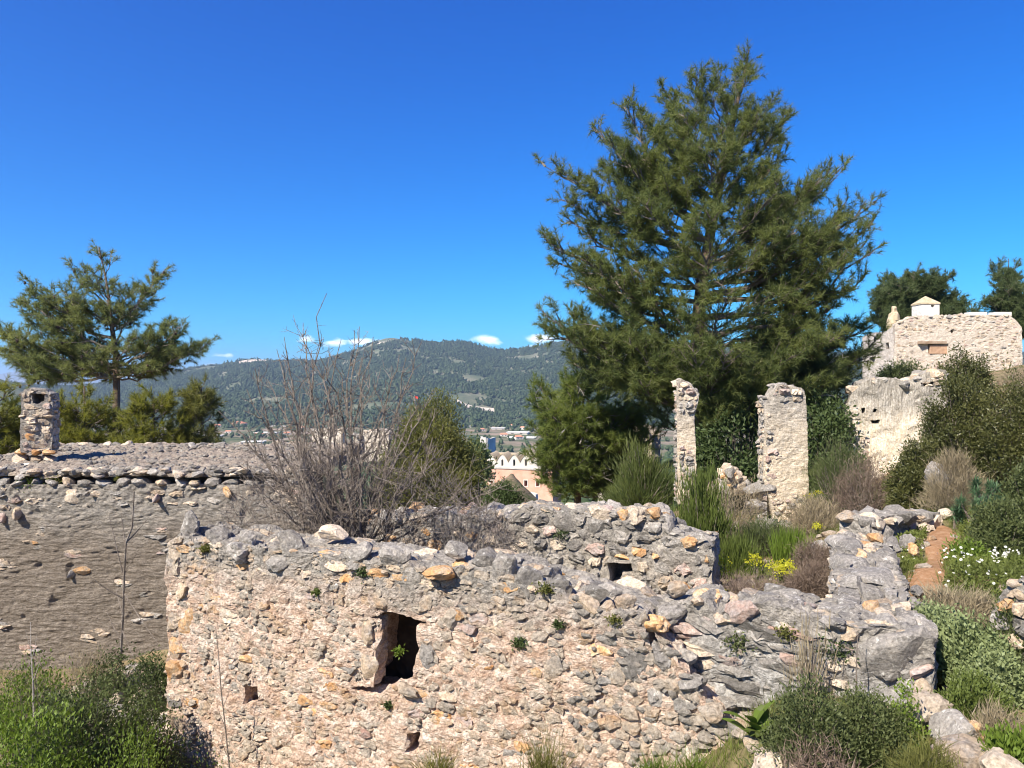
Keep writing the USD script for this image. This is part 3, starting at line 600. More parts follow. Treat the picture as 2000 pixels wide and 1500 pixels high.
# ------------------------------------------------------------------ the haze of the valley air
haze = trimesh.creation.box(bounds=[(-15500, -15500, -95), (15500, 15500, 300)])
M_haze = look('haze_air', {'v': ('principled_volume', {'color': (.66, .80, 1.0), 'density': .00011, 'anisotropy': .3})}, [], volume='v.volume')
HZ = single('haze', haze, M_haze, 'thin blue haze of the air between the hills', 'haze', kind='stuff')

# ------------------------------------------------------------------ the roofless house in front
RG = np.random.default_rng(5)
def edge_stones(ms, face, pts, thick, rng, size=(.13, .30), sub=1, step=.2, lift=.0, rows=2, dens=.85, pal=pal_grey):
    """Loose weathered stones bedded along the top of a wall; pts: (s, z) of its top line."""
    pts = np.array(pts); 
    for o0 in np.linspace(-.08, -thick + .08, rows):
        s = pts[0, 0] + .05
        while s < pts[-1, 0] - .05:
            r = rng.uniform(*size) * .5
            if rng.random() < dens:
                z = np.interp(s, pts[:, 0], pts[:, 1])
                c = face.w(s, o0 + rng.normal() * .06, z + lift - r * rng.uniform(.2, .75))
                v, f = boulder(c, (r * rng.uniform(1, 1.5), r * rng.uniform(.8, 1.2), r * rng.uniform(.55, .95)), rng, sub, .40)
                ms.add(v, f, pal(rng))
            s += r * 2 * rng.uniform(.7, 1.15) + step * .2
A = Face((-3.63, 8.0), (2.05, 5.42))
top_px = [(328, 1062), (350, 1040), (380, 1058), (430, 1052), (470, 1066), (520, 1068), (560, 1076), (620, 1076), (700, 1092), (760, 1096), (850, 1112), (930, 1108), (1000, 1122), (1060, 1146), (1110, 1164), (1170, 1182), (1225, 1196), (1262, 1204),
          (1290, 1242), (1318, 1275), (1345, 1330), (1385, 1372), (1410, 1395), (1438, 1440), (1478, 1482)]
topA = [A.uv(u, v) for u, v in top_px]
zb = -4.6
polyA = [(topA[0][0], zb)] + [(topA[-1][0] + .12, zb), (topA[-1][0] + .1, topA[-1][1])] + topA[::-1]
win = [A.uv(u, v) for u, v in [(722, 1204), (744, 1208), (740, 1262), (737, 1318), (734, 1334), (708, 1336), (684, 1340), (692, 1346), (742, 1352), (770, 1338), (808, 1330), (812, 1280), (818, 1222), (838, 1217), (812, 1206), (782, 1196), (758, 1190)]]
hl1 = [A.uv(u, v) for u, v in [(478, 1342), (507, 1338), (509, 1366), (497, 1376), (474, 1374)]]
hl2 = [A.uv(u, v) for u, v in [(796, 1430), (822, 1430), (820, 1466), (806, 1471), (788, 1468)]]
hl3 = [A.uv(u, v) for u, v in [(1262, 1203), (1274, 1200), (1288, 1262), (1268, 1258)]]
def grow(p, ks, kz):
    p = np.array(p); c = p.mean(0); return [tuple(q) for q in c + (p - c) * [ks, kz]]
rootA = thing('stone_wall', 'front wall of the ruin, orange and grey rubble with a dark window hole', 'wall', (*A.w(2.5, 0, 0)[:2], zb))
part(rootA, 'mortar_core', core(A, polyA, .68, [(win, .3), (grow(win, 3.0, 1.35), .9, .16), (hl1, .5), (hl2, .5), (hl3, .45)], res=.026, amp=.036, amp2=.016), M_mortar)  # pocket behind the window is widened so its inside stays unlit
PA = Polygon(polyA).buffer(0)
A2 = Face(A.w(0, -.64, 0)[:2], A.w(A.len, -.64, 0)[:2]); wx = [p[0] for p in win]
part(rootA, 'inner_masonry', core(A2, [(min(wx) - .6, -4.4), (max(wx) + .6, -4.4), (max(wx) + .6, -1.9), (min(wx) - .6, -1.9)], .5, res=.07, amp=.02, amp2=.01), flat_look('window_hole_shade', (.045, .036, .028), (.075, .06, .045), 6.))  # added block behind the window, coloured near black to stand for deep shade
sC, _ = A.uv(1112, 1400); s5, z5 = A.uv(1262, 1196)
holesA = Polygon(win).buffer(.02).union(Polygon(hl1).buffer(.02)).union(Polygon(hl2).buffer(.02)).union(Polygon(hl3).buffer(.01))
vis = PA.intersection(Polygon([(-.05, -4.25), (7, -4.25), (7, 0), (-.05, 0)]))
def palA(s, z, rng):
    top = z > -1.90 + .13 * math.sin(s * 3.1) + rng.normal() * .10
    if s > sC + rng.normal() * .1 or top: return pal_grey(rng) if rng.random() < .72 else pal_warm(rng)
    return pal_warm(rng)
MA = Masonry(rootA)
left = vis.intersection(Polygon([(-1, -5), (sC - .02, -5), (sC - .02, 0), (-1, 0)])).difference(holesA)
right = vis.intersection(Polygon([(sC + .03, -5), (9, -5), (9, 0), (sC + .03, 0)])).difference(holesA)
mpA = lambda v: A.w(v[:, 0], v[:, 2] - .004, v[:, 1])
for g in getattr(left, 'geoms', [left]): MA.tile(mpA, g,   .175, .09, .010, .021, palA, RG)
for g in getattr(right, 'geoms', [right]): MA.tile(mpA, g, .17, .11, .008, .024, palA, RG)
# quoins up the left corner
z = -4.2
while z < -1.75:
    h = RG.uniform(.17, .36); w = RG.uniform(.2, .34)
    c = Polygon([(.0, z), (w, z + .02), (w * .95, z + h - .03), (.01, z + h - .03)]); v, f = stone_cell(c, .012, .012, RG)
    MA.add(A.w(v[:, 0], v[:, 2] + .012, v[:, 1]), f, pick(RG, orange=.3, tan=.3, cream=.3, grey=.1)); z += h
edge_stones(MA, A, topA[:18], .68, RG, size=(.08, .24), sub=2, step=.03, rows=5, dens=.9)
edge_stones(MA, A, topA[17:], .62, RG, size=(.08, .22), sub=2, step=.03, rows=4, dens=.9)
# stones that stand out in the photograph
for u, v, w, h, m, o in [(352, 1028, 44, 62, 'dark', -.15), (412, 1052, 60, 60, 'grey', -.1), (470, 1062, 50, 54, 'grey', -.1), (560, 1068, 70, 56, 'grey', -.1), (610, 1052, 66, 34, 'cream', -.3), (545, 1100, 60, 54, 'grey', -.02), (690, 1088, 70, 54, 'grey', -.1),
                         (765, 1090, 66, 70, 'grey', -.05), (870, 1085, 62, 40, 'grey', -.2), (938, 1100, 70, 46, 'dark', -.15), (980, 1122, 60, 96, 'grey', -.06), (1030, 1140, 62, 80, 'dark', -.05), (1085, 1152, 60, 50, 'dark', -.1), (1158, 1168, 70, 46, 'dark', -.1), (1215, 1184, 54, 44, 'grey', -.1),
                         (1300, 1178, 50, 40, 'dark', -.4), (1238, 1300, 60, 70, 'dark', .0), (1290, 1285, 56, 60, 'grey', -.02), (1205, 1320, 50, 46, 'grey', 0), (1320, 1340, 60, 54, 'grey', -.05), (1360, 1362, 26, 36, 'orange', -.02), (1402, 1386, 36, 34, 'orange', .0), (1258, 1207, 24, 30, 'orange', .0),
                         (1175, 1412, 36, 28, 'cream', .0), (1440, 1440, 60, 50, 'grey', -.03), (1420, 1490, 46, 36, 'cream', 0), (1080, 1300, 48, 56, 'grey', .0), (800, 1344, 56, 30, 'orange', .06), (720, 1232, 40, 60, 'tan', .02), (722, 1300, 44, 62, 'tan', .02), (836, 1270, 40, 80, 'grey', .0),
                         (740, 1175, 50, 36, 'pink', 0), (835, 1180, 46, 40, 'grey', 0), (880, 1205, 46, 44, 'tan', 0), (362, 1215, 60, 66, 'orange', .0), (345, 1312, 38, 34, 'orange', .0), (338, 1408, 34, 36, 'orange', 0), (490, 1140, 24, 40, 'orange', .0)]:
    s, z = A.uv(u, v); d = A.w(s, 0, z)[1]; k = d / F
    v_, f_ = boulder(A.w(s, o, z), (w * k * .42, max(.07, w * k * .35) if o < 0 else .04, h * k * .42), RG, 2, .36, rot=math.atan2(A.t[1], A.t[0]))
    MA.add(v_, f_, m)
MA.build('mixed')
part(rootA, 'mortar_chips', chips(A, left, 1500, RG), ST['mixed'], kind='stuff')
part(rootA, 'rubble_chips', chips(A, right.buffer(.02), 700, RG, .015, .045, .03), ST['greymix'], kind='stuff')

# low cross wall with the pale bedded face, behind the broken end of the front wall
B = Face((1.0, 6.25), (2.92, 5.18))
topB = [B.uv(u, v) for u, v in [(1262, 1185), (1300, 1182), (1340, 1172), (1380, 1168), (1402, 1200), (1440, 1184), (1500, 1176), (1550, 1188), (1580, 1205), (1640, 1212), (1700, 1222), (1750, 1228), (1818, 1240)]]
zb = -3.1
rootB = thing('low_stone_wall', 'low wall with a pale grey streaked face, right of the broken wall end', 'wall', (*B.w(1.1, 0, 0)[:2], zb))
polyB = [(topB[0][0], zb), (topB[-1][0] + .02, zb)] + [(topB[-1][0] + .02, topB[-1][1])] + topB[::-1]
part(rootB, 'mortar_core', core(B, polyB, .5, res=.034, amp=.034, amp2=.022, freq=5.), M_bed)
MBm = Masonry(rootB)
lens = []
for k in range(95):
    s, z = RG.uniform(.1, B.len - .1), RG.uniform(-2.55, -1.78)
    w, h = RG.uniform(.10, .32), RG.uniform(.03, .075)
    zz = z - .06 * (s - 1)
    c = Polygon([(s + w * math.cos(a) * RG.uniform(.7, 1.1), zz + h * math.sin(a) * RG.uniform(.7, 1.1) - .12 * w * math.cos(a)) for a in np.linspace(0, 6.28, 10)[:-1]])
    if not c.is_valid or not Polygon(polyB).buffer(-.03).contains(c): continue
    v, f = stone_cell(c, .004, .028, RG); MBm.add(B.w(v[:, 0], v[:, 2] - .004, v[:, 1]), f, pick(RG, grey=.6, dark=.12, cream=.18, pink=.1))
edge_stones(MBm, B, topB, .5, RG, size=(.10, .22), sub=2, step=.04, rows=5, dens=.9)
s, z = B.uv(1748, 1268); v, f = boulder(B.w(s, -.03, z), (.27, .12, .17), RG, 2, .22, rot=math.atan2(B.t[1], B.t[0])); MBm.add(v, f, 'grey')
for u, v, w, h, m in [(1798, 1345, 46, 50, 'tan'), (1800, 1310, 40, 30, 'pink'), (1700, 1285, 60, 24, 'pink'), (1625, 1300, 50, 22, 'cream')]:
    s, z = B.uv(u, v); k = B.w(s, 0, z)[1] / F; v_, f_ = boulder(B.w(s, -.0, z), (w * k * .5, .06, h * k * .5), RG, 1, .25, rot=math.atan2(B.t[1], B.t[0])); MBm.add(v_, f_, m)
MBm.build('greymix')

# side wall with a broad flat top, running away from the eye
Cc = Face((2.34, 5.50), (3.76, 8.82)); Cc.n = -Cc.n      # seen from the left: n points left
topC = [(0, -1.72), (.5, -1.74), (.9, -1.78), (1.3, -1.70), (1.9, -1.74), (2.5, -1.70), (3.0, -1.72), (3.3, -1.70), (3.58, -1.80)]
zb = -3.1
rootC = thing('flat_topped_wall', 'grey wall with a broad flat lichened top, running back beside the path', 'wall', (*Cc.w(1.7, 0, 0)[:2], zb))
polyC = [(0, zb), (3.58, zb)] + topC[::-1]
def core_left(face, poly, thick, **k):
    v, f = core(face, poly, thick, **k); return v, f[:, ::-1]
part(rootC, 'mortar_core', core_left(Cc, polyC, .56, res=.036, amp=.035, amp2=.024), M_grey)
MC = Masonry(rootC)
ztC = lambda s: np.interp(s, [p[0] for p in topC], [p[1] for p in topC])
topreg = Polygon([(.0, -.56), (3.55, -.56), (3.55, .0), (.0, .0)])
def map_top(v): return Cc.w(v[:, 0], v[:, 1], ztC(v[:, 0]) + v[:, 2])
for c in cells(topreg, .26, .19, RG):
    v, f = stone_cell(c, .006, .03, RG); v[:, 2] -= .008
    MC.add(map_top(v), f, pick(RG, grey=.45, dark=.38, tan=.1, cream=.04, orange=.03))
facereg = Polygon(polyC).intersection(Polygon([(0, -2.7), (3.6, -2.7), (3.6, 0), (0, 0)]))
for c in cells(facereg, .2, .13, RG):
    v, f = stone_cell(c, .014, .035, RG); MC.add(Cc.w(v[:, 0], v[:, 2], v[:, 1]), f[:, ::-1], pal_grey(RG))
edge_stones(MC, Cc, topC, .56, RG, size=(.10, .22), sub=2, step=.05, rows=2, dens=.8, pal=lambda r: pick(r, grey=.5, dark=.4, tan=.1))
for s, o, w, m in [(2.55, -.15, .24, 'dark'), (2.95, -.1, .3, 'grey'), (3.2, -.4, .16, 'orange'), (3.45, -.1, .14, 'tan'), (2.2, -.42, .22, 'grey'), (1.5, -.3, .3, 'grey'), (.4, -.25, .12, 'orange'), (2.0, -.12, .28, 'dark')]:
    v, f = boulder(Cc.w(s, o, ztC(s) + .01), (w, w * .62, .075), RG, 1, .25, rot=math.atan2(Cc.t[1], Cc.t[0])); MC.add(v, f, m)
MC.build('greymix')

# back wall of the house
D = Face((-3.4, 11.45), (2.36, 8.94))
topD = [D.uv(u, v) for u, v in [(640, 1010), (760, 1005), (860, 1000), (930, 1003), (1000, 1000), (1020, 988), (1060, 990), (1085, 1000), (1110, 998), (1135, 992), (1190, 1002), (1240, 1000), (1292, 1008), (1310, 1035), (1345, 1048), (1390, 1060)]]
zb = -3.6
rootD = thing('back_stone_wall', 'back wall of the ruin with a small square dark hole near its right end', 'wall', (*D.w(3, 0, 0)[:2], zb))
polyD = [(topD[0][0], zb), (D.len, zb), (D.len, topD[-1][1])] + topD[::-1]
hlD = [D.uv(u, v) for u, v in [(1188, 1096), (1234, 1098), (1234, 1121), (1210, 1124), (1209, 1138), (1188, 1138)]]
part(rootD, 'mortar_core', core(D, polyD, .55, [(hlD, .45)], res=.05, amp=.035, amp2=.014), M_grey)
MD = Masonry(rootD)
regD = Polygon(polyD).intersection(Polygon([(1.2, -2.75), (9, -2.75), (9, 0), (1.2, 0)])).difference(Polygon(hlD).buffer(.03))
def palD(s, z, rng): return pal_grey(rng) if (z > -2.0 or rng.random() < .55) else pal_warm(rng)
MD.tile(lambda v: D.w(v[:, 0], v[:, 2] - .002, v[:, 1]), regD, .22, .15, .026, .034, palD, RG)
edge_stones(MD, D, topD, .55, RG, size=(.10, .28), sub=2, step=.04, rows=4, dens=.9)
for u, v, w, h, m in [(1018, 1028, 56, 44, 'grey'), (1102, 1024, 60, 54, 'dark'), (1160, 1020, 64, 46, 'dark'), (1218, 1006, 30, 26, 'orange'), (1275, 1003, 28, 20, 'orange'), (1210, 1087, 46, 16, 'orange'), (1335, 1058, 90, 34, 'grey'), (1300, 1030, 40, 40, 'grey'), (1225, 1130, 26, 16, 'orange')]:
    s, z = D.uv(u, v); k = D.w(s, 0, z)[1] / F; v_, f_ = boulder(D.w(s, -.06, z), (w * k * .52, .12, h * k * .52), RG, 1, .28, rot=math.atan2(D.t[1], D.t[0])); MD.add(v_, f_, m)
MD.build('greymix')
part(rootD, 'mortar_chips', chips(D, regD, 500, RG, .015, .04), ST['greymix'], kind='stuff')

# ------------------------------------------------------------------ left building: scratched plaster, earth roof, chimney
E = Face((-9.5, 10.7), (-1.2, 10.55))
topE = [(-.5, -1.42), (2.0, -1.44), (2.6, -1.46), (4, -1.40), (6, -1.40), (6.7, -1.42)]
zb = -4.2
rootE = thing('plaster_house', 'low house with a scratched grey brown plaster wall under an earth roof', 'house', (*E.w(4, 0, 0)[:2], zb))
polyE = [(-.5, zb), (6.7, zb)] + topE[::-1]
def grid_face(face, s0, s1, z0, z1, res, fn):
    s, z = np.meshgrid(np.arange(s0, s1, res), np.arange(z0, z1, res)); o = fn(s, z)
    v = face.w(s, o, z).reshape(-1, 3); f = grid_faces(*s.shape)
    return v, f
def scratch(s, z):
    wp = fbm(np.stack([s * .8, z * .9, 0 * s], -1), 4, 31); msk = np.clip((fbm(np.stack([s * 1.1 + 7, z * 1.4, 0 * s], -1), 3, 33) - .38) * 6, .12, 1)
    q = np.stack([s * 6 + 3 * wp, z * 25 + 10.0 * wp, 0 * s], -1)
    a = noise(q, 3); a2 = noise(np.stack([s * 6.5 + 9, z * 44, 0 * s], -1), 6)
    b = fbm(np.stack([s * 3.3, z * 3.3, 0 * s + 4], -1), 4, 8); c = noise(np.stack([s * 22, z * 22, 0 * s], -1), 2)
    top = np.clip((z + 1.85) / .3, 0, 1)
    pit = np.clip(noise(np.stack([s * 4.5, z * 5.5, 0 * s + 9], -1), 12) - .875, 0, 1) * -.5
    return .055 + ((1 - np.abs(2 * a - 1)) ** 2 - .4) * -.016 * msk * (1 - top) + (a2 - .5) * .016 * (1 - top) + (b - .5) * (.05 + .09 * top) + (fbm(np.stack([s * 9, z * 11, 0 * s], -1), 3, 18) - .5) * .03 * (1.25 - msk) + (c - .5) * (.006 + .03 * top) + pit
part(rootE, 'plaster_face', grid_face(E, 1.2, 6.68, -4.15, -1.40, .0125, scratch), M_plaster, smooth=True)
part(rootE, 'wall', core(E, polyE, .6, res=.15, amp=.0, amp2=.0), M_plaster)
ME = Masonry(rootE)
band = Polygon([(-.4, -1.92), (1.5, -1.85), (3.2, -1.74), (5.2, -1.70), (6.6, -1.74), (6.6, -1.42), (-.4, -1.42)])
for c in cells(band, .24, .10, RG):
    if RG.random() < .8:
        v, f = stone_cell(c, .016, .025, RG); ME.add(E.w(v[:, 0], v[:, 2] + .045, v[:, 1]), f, pick(RG, tan=.3, cream=.25, grey=.35, pink=.1))
for u, v, w, h, m in [(168, 1112, 34, 18, 'orange'), (145, 1120, 26, 20, 'grey'), (445, 960, 40, 22, 'orange'), (150, 972, 34, 24, 'cream'), (310, 970, 40, 20, 'pink'), (40, 1000, 40, 26, 'tan'), (10, 1010, 30, 20, 'pink')]:
    s, z = E.uv(u, v); k = 10.6 / F; v_, f_ = boulder(E.w(s, .05, z), (w * k * .5, .05, h * k * .5), RG, 1, .28); ME.add(v_, f_, m)
for q in range(26):        # places where the plaster has dropped and stones show
    s_, z_ = RG.uniform(1.5, 6.4), RG.uniform(-3.8, -1.9)
    for w_ in range(RG.integers(2, 6)):
        c = Polygon([(s_ + RG.normal() * .10 + .07 * RG.uniform(.6, 1.3) * math.cos(a), z_ + .035 * RG.uniform(.6, 1.4) * math.sin(a)) for a in np.linspace(0, 6.28, 9)[:-1]]).convex_hull; s_ += RG.normal() * .06; z_ += RG.normal() * .05
        v, f = stone_cell(c, .004, .018, RG); ME.add(E.w(v[:, 0], v[:, 2] + .052, v[:, 1]), f, pick(RG, tan=.4, grey=.35, pink=.15, orange=.1))
# beam sockets under the eave: little stone blocks with dark gaps between them
s = 1.25
while s < 6.4:
    w = RG.uniform(.14, .24); h = RG.uniform(.095, .125)
    v, f = boulder(E.w(s + w / 2, -.03, -1.44 + h / 2), (w * .55, .13, h * .58), RG, 1, .16, rot=0.)
    ME.add(v, f, pick(RG, grey=.6, tan=.25, dark=.15)); s += w + RG.uniform(.03, .10)
part(rootE, 'socket_back', boxv(E.w(.9, -.33, -1.46), E.w(6.6, -.30, -1.27) + [0, .03, 0]), M_roof)
# earth roof slab, sloping gently up to its far edge
sl, ol = np.meshgrid(np.arange(.95, 6.7, .03), np.arange(-.02, -3.6, -.03))
zr = -1.235 + .03 * np.clip(-ol, 0, 3.6) + (fbm(np.stack([sl * 2.4, ol * 2.4, 0 * sl], -1), 5, 3) - .5) * .13 + (noise(np.stack([sl * 17, ol * 17, 0 * sl], -1), 5) - .5) * .05 - .06 * np.clip(1 - (-ol) / .12, 0, 1)
rv = E.w(sl, ol + (fbm(np.stack([sl * 3, 0 * sl, 0 * sl], -1), 4, 9) - .5) * .22, zr).reshape(-1, 3); nr, nc = sl.shape; k = len(rv)
und = rv.copy(); und[:, 2] = -1.295 + (fbm(rv * 5, 2, 4) - .5) * .04
fr = grid_faces(nr, nc); loop = np.r_[np.arange(nc), np.arange(nc - 1, nr * nc, nc)[1:], np.arange(nr * nc - 1, (nr - 1) * nc - 1, -1)[1:], np.arange((nr - 1) * nc, -1, -nc)[1:]]
sf = np.stack([loop[:-1], loop[1:], loop[1:] + k, loop[:-1] + k], -1)
part(rootE, 'earth_roof', (np.vstack([rv, und]), np.vstack([fr[:, ::-1], fr + k, sf[:, [0, 1, 2]], sf[:, [0, 2, 3]]])), M_roof)
for q in range(330):       # stones along the eave and the far edge
    far = q % 2; s = RG.uniform(1.0, 6.6); o = RG.uniform(-3.55, -3.35) if far else RG.uniform(-.12, .06); r = RG.uniform(.03, .085)
    v, f = boulder(E.w(s, o, (-1.15 if far else -1.235) + RG.normal() * .02), (r * 1.35, r, r * .6), RG, 1, .3); ME.add(v, f, pick(RG, grey=.5, cream=.15, tan=.3, dark=.05))
ME.build('greymix')
b = MB()
for q in range(1300):
    s, o = RG.uniform(1.0, 6.6), RG.uniform(-3.5, -.1); r = RG.uniform(.012, .05); v, f = boulder(E.w(s, o, -1.23 + .03 * -o), (r * 1.3, r, r * .7), RG, 1, .3); b.add(v, f)
part(rootE, 'roof_pebbles', b, ST['greymix'], kind='stuff')

# chimney
cx, cy, k = P(71, 0, 11.6)[0], 11.6, 11.6 / F
def cz(v): return (750 - v) * k
rootH = thing('stone_chimney', 'square stone chimney with a dark smoke hole, at the left end of the earth roof', 'chimney', (cx, cy, cz(940)))
W = 62 * k / 2
W = .215; hd = np.array([.953, .30]); Hc = Face(np.array([cx, cy]) - hd * W, np.array([cx, cy]) + hd * W)
def cpx(u, v): return Hc.uv(u, v)
hole = [cpx(63, 770), cpx(90, 768), cpx(88, 782), cpx(74, 790), cpx(66, 787)]
zt = [cpx(u, v) for u, v in [(42, 768), (48, 760), (58, 757), (72, 759), (88, 760), (96, 766), (103, 768)]]
polyH = [(0, cz(882)), (2 * W, cz(882))] + zt[::-1]
part(rootH, 'mortar_core', core(Hc, polyH, 2 * W * .9, [(hole, .3)], res=.04, amp=.014, amp2=.008), M_mortar)
MH = Masonry(rootH)
regH = Polygon(polyH).difference(Polygon(hole).buffer(.02))
for c in cells(regH, .24, .115, RG):
    v, f = stone_cell(c, .008, .028, RG); MH.add(Hc.w(v[:, 0], v[:, 2], v[:, 1]), f, pick(RG, cream=.4, tan=.4, pink=.15, orange=.05))
He = Face(Hc.w(2 * W, 0, 0)[:2], Hc.w(2 * W, -2 * W * .9, 0)[:2])
for c in cells(Polygon([(0, cz(880)), (W * 1.8, cz(880)), (W * 1.8, cz(768)), (0, cz(768))]), .24, .115, RG):
    v, f = stone_cell(c, .008, .028, RG); MH.add(He.w(v[:, 0], v[:, 2], v[:, 1]), f, pick(RG, cream=.3, tan=.5, grey=.2))
for u0, u1, v0, v1, m in [(38, 106, 808, 815, 'tan'), (30, 112, 876, 888, 'orange'), (27, 110, 889, 903, 'tan')]:
    n = 3
    for q in range(n):
        a, b_ = u0 + (u1 - u0) * q / n, u0 + (u1 - u0) * (q + 1) / n
        v, f = boulder(P((a + b_) / 2, (v0 + v1) / 2, cy + .16), ((b_ - a) * k * .52, W * 1.15, (v1 - v0) * k * .62), RG, 1, .14, rot=.5); MH.add(v, f, m)
for q in range(6):
    v, f = boulder(P(44 + 11 * q, 760 + 4 * abs(q - 2.5), cy + .16), (.05, .19, .035), RG, 1, .3, rot=.5); MH.add(v, f, pick(RG, grey=.6, tan=.4))
MH.build('mixed')
bz = trimesh.creation.box(bounds=[(cx - W * 1.9, cy - W * .9, cz(960)), (cx + W * .5, cy + W * 1.5, cz(904))]); bz = bz.subdivide().subdivide().subdivide()
bz.vertices = bz.vertices + (noise(bz.vertices * 9, 4)[:, None] - .5) * .05
part(rootH, 'plaster_base', bz, M_lime)

# ------------------------------------------------------------------ pillars and ruins on the right
def pillar(label, d, px_poly, thick, seed, face_mat, stone_w, bare):
    rng = np.random.default_rng(seed); u0 = min(p[0] for p in px_poly); u1 = max(p[0] for p in px_poly)
    f0 = Face((P(u0, 0, d)[0], d + .0), (P(u1, 0, d)[0], d - .10))
    pts = [f0.uv(u, v) for u, v in px_poly]
    r = thing('stone_pillar', label, 'pillar', (*f0.w(.3, 0, 0)[:2], min(p[1] for p in pts)))
    part(r, 'mortar_core', core(f0, pts, thick, res=.06, amp=.016, amp2=.012), face_mat)
    m = Masonry(r); pg = Polygon(pts).buffer(0)
    for c in cells(pg, stone_w, .14, rng):
        if bare(c.centroid.x, c.centroid.y, pg.bounds, rng):
            v, f = stone_cell(c, .014, .05, rng); m.add(f0.w(v[:, 0], v[:, 2], v[:, 1]), f, pick(rng, tan=.3, cream=.2, grey=.35, pink=.15))
    side = Face(f0.w(.02, -thick, 0)[:2], f0.w(.02, 0, 0)[:2]); zz = [p[1] for p in pts]
    for c in cells(Polygon([(0, min(zz)), (thick, min(zz)), (thick, max(zz) - .25), (0, max(zz) - .2)]), .2, .14, rng):
        v, f = stone_cell(c, .014, .05, rng); m.add(side.w(v[:, 0], v[:, 2], v[:, 1]), f, pick(rng, tan=.3, grey=.6, pink=.1))
    for s, z in [(a * pts[0][0] + (1 - a) * pts[1][0], 0) for a in ()]: pass
    tops = sorted([p for p in pts if p[1] > max(zz) - .55]); edge_stones(m, f0, tops, thick, rng, size=(.14, .28), rows=2, step=.05)
    m.build('mixed'); return r
pillar('narrow left pillar of standing stone wall, slanting broken top', 16.3, [(1325, 985), (1364, 985), (1359, 880), (1357, 812), (1366, 770), (1352, 752), (1332, 740), (1322, 742), (1323, 860)], .5, 31, M_pillar, .2,
       lambda s, z, b, r: z > b[3] - .72 or z < b[3] - 1.45)
pillar('broad right pillar of standing wall with cream plastered face', 15.6, [(1515, 1030), (1582, 1032), (1580, 950), (1577, 850), (1574, 770), (1566, 758), (1545, 752), (1520, 750), (1508, 768), (1494, 792), (1493, 850), (1492, 935), (1503, 975)], .55, 32, M_pillar, .22,
       lambda s, z, b, r: z > b[3] - .32 or z < b[1] + .72 + r.normal() * .05 or s < .16 + r.normal() * .04)

# rubble heap and rocks between the pillars
def rock(name, label, u, v, d, w, h, mat, group=None, sub=2, rough=.3):
    k = d / F; c = P(u, v, d); vv, ff = boulder(c, (w * k / 2, w * k * .42, h * k / 2), RG, sub, rough)
    return single(name, (vv, ff), ST[mat], label, 'rock', group)
rt = thing('rubble_heap', 'heap of broken masonry between the two pillars', 'rubble', P(1430, 960, 16.6))
m = Masonry(rt)
for q in range(90):
    a = RG.random() ** .7; u = 1430 + RG.normal() * 26 * (1.2 - a); v = 962 - 52 * a * max(0, 1 - abs(u - 1424) / 60); r = RG.uniform(6, 13)
    vv, ff = boulder(P(u, v, 16.6 + RG.normal() * .15), np.array([r * 1.2, r, r * .9]) * 16.6 / F, RG, 1, .3); m.add(vv, ff, pick(RG, tan=.3, grey=.35, orange=.15, cream=.2))
m.build('mixed')
for lab, u, v, d, w, h, mat in [
    ('flat grey boulder right of the rubble heap', 1482, 955, 15.8, 74, 30, 'grey'), ('pale grey stone on the slope below the rubble heap', 1478, 990, 14.6, 40, 26, 'grey'), ('grey block at the left foot of the right pillar', 1500, 1022, 14.6, 50, 26, 'grey'),
    ('dark stone at the foot of the right pillar', 1533, 1028, 14.8, 36, 20, 'dark'), ('large grey stone half buried in the dry scrub', 1600, 1072, 11, 40, 34, 'grey'), ('reddish stone beside the half buried grey stone', 1608, 1088, 10.6, 26, 22, 'pink'),
    ('grey stone low in the scrub, right of the green tuft', 1572, 1085, 10.8, 30, 24, 'grey'), ('tan stone on bare soil behind the low wall', 1602, 1140, 8.9, 26, 14, 'tan'),
    ('orange stone in the small pile behind the low wall, left one', 1578, 1186, 7.7, 30, 26, 'orange'), ('orange stone in the small pile behind the low wall, right one', 1600, 1190, 7.6, 30, 24, 'orange'), ('cream stone on top of the small orange pile', 1606, 1178, 7.8, 26, 20, 'cream'), ('tan stone at the right of the small orange pile', 1618, 1186, 7.7, 20, 18, 'tan'),
    ('pale stone at the upper rim of the path', 1772, 1058, 9.2, 34, 26, 'grey'), ('rounded pale stone above the path among the plants', 1850, 1002, 10.9, 34, 20, 'cream'), ('reddish stone at the left rim of the path', 1782, 1072, 8.7, 24, 22, 'orange'),
    ('large grey rock beside the dry grey bush', 1842, 935, 11.6, 60, 60, 'grey')]:
    rock('rock', lab, u, v, d, w, h, mat)
# stones of the row beyond the flat topped wall
Fw = Face(P(1700, 0, 9.5)[:2], P(1835, 0, 10.6)[:2]); rootF = thing('low_stone_row', 'low row of grey stones from the flat topped wall towards the oak bush', 'wall', P(1765, 1035, 10))
topF = [Fw.uv(u, v) for u, v in [(1700, 1012), (1740, 1006), (1790, 1004), (1835, 1000)]]
part(rootF, 'mortar_core', core(Fw, [(topF[0][0], -2.3), (topF[-1][0], -2.3)] + topF[::-1], .4, res=.06, amp=.03), M_grey)
m = Masonry(rootF)
for c in cells(Polygon([(topF[0][0], -2.05), (topF[-1][0], -2.05)] + topF[::-1]), .24, .16, RG):
    v, f = stone_cell(c, .01, .05, RG); m.add(Fw.w(v[:, 0], v[:, 2], v[:, 1]), f, pal_grey(RG))
edge_stones(m, Fw, topF, .4, RG, size=(.16, .34), rows=2, step=.04); m.build('greymix')

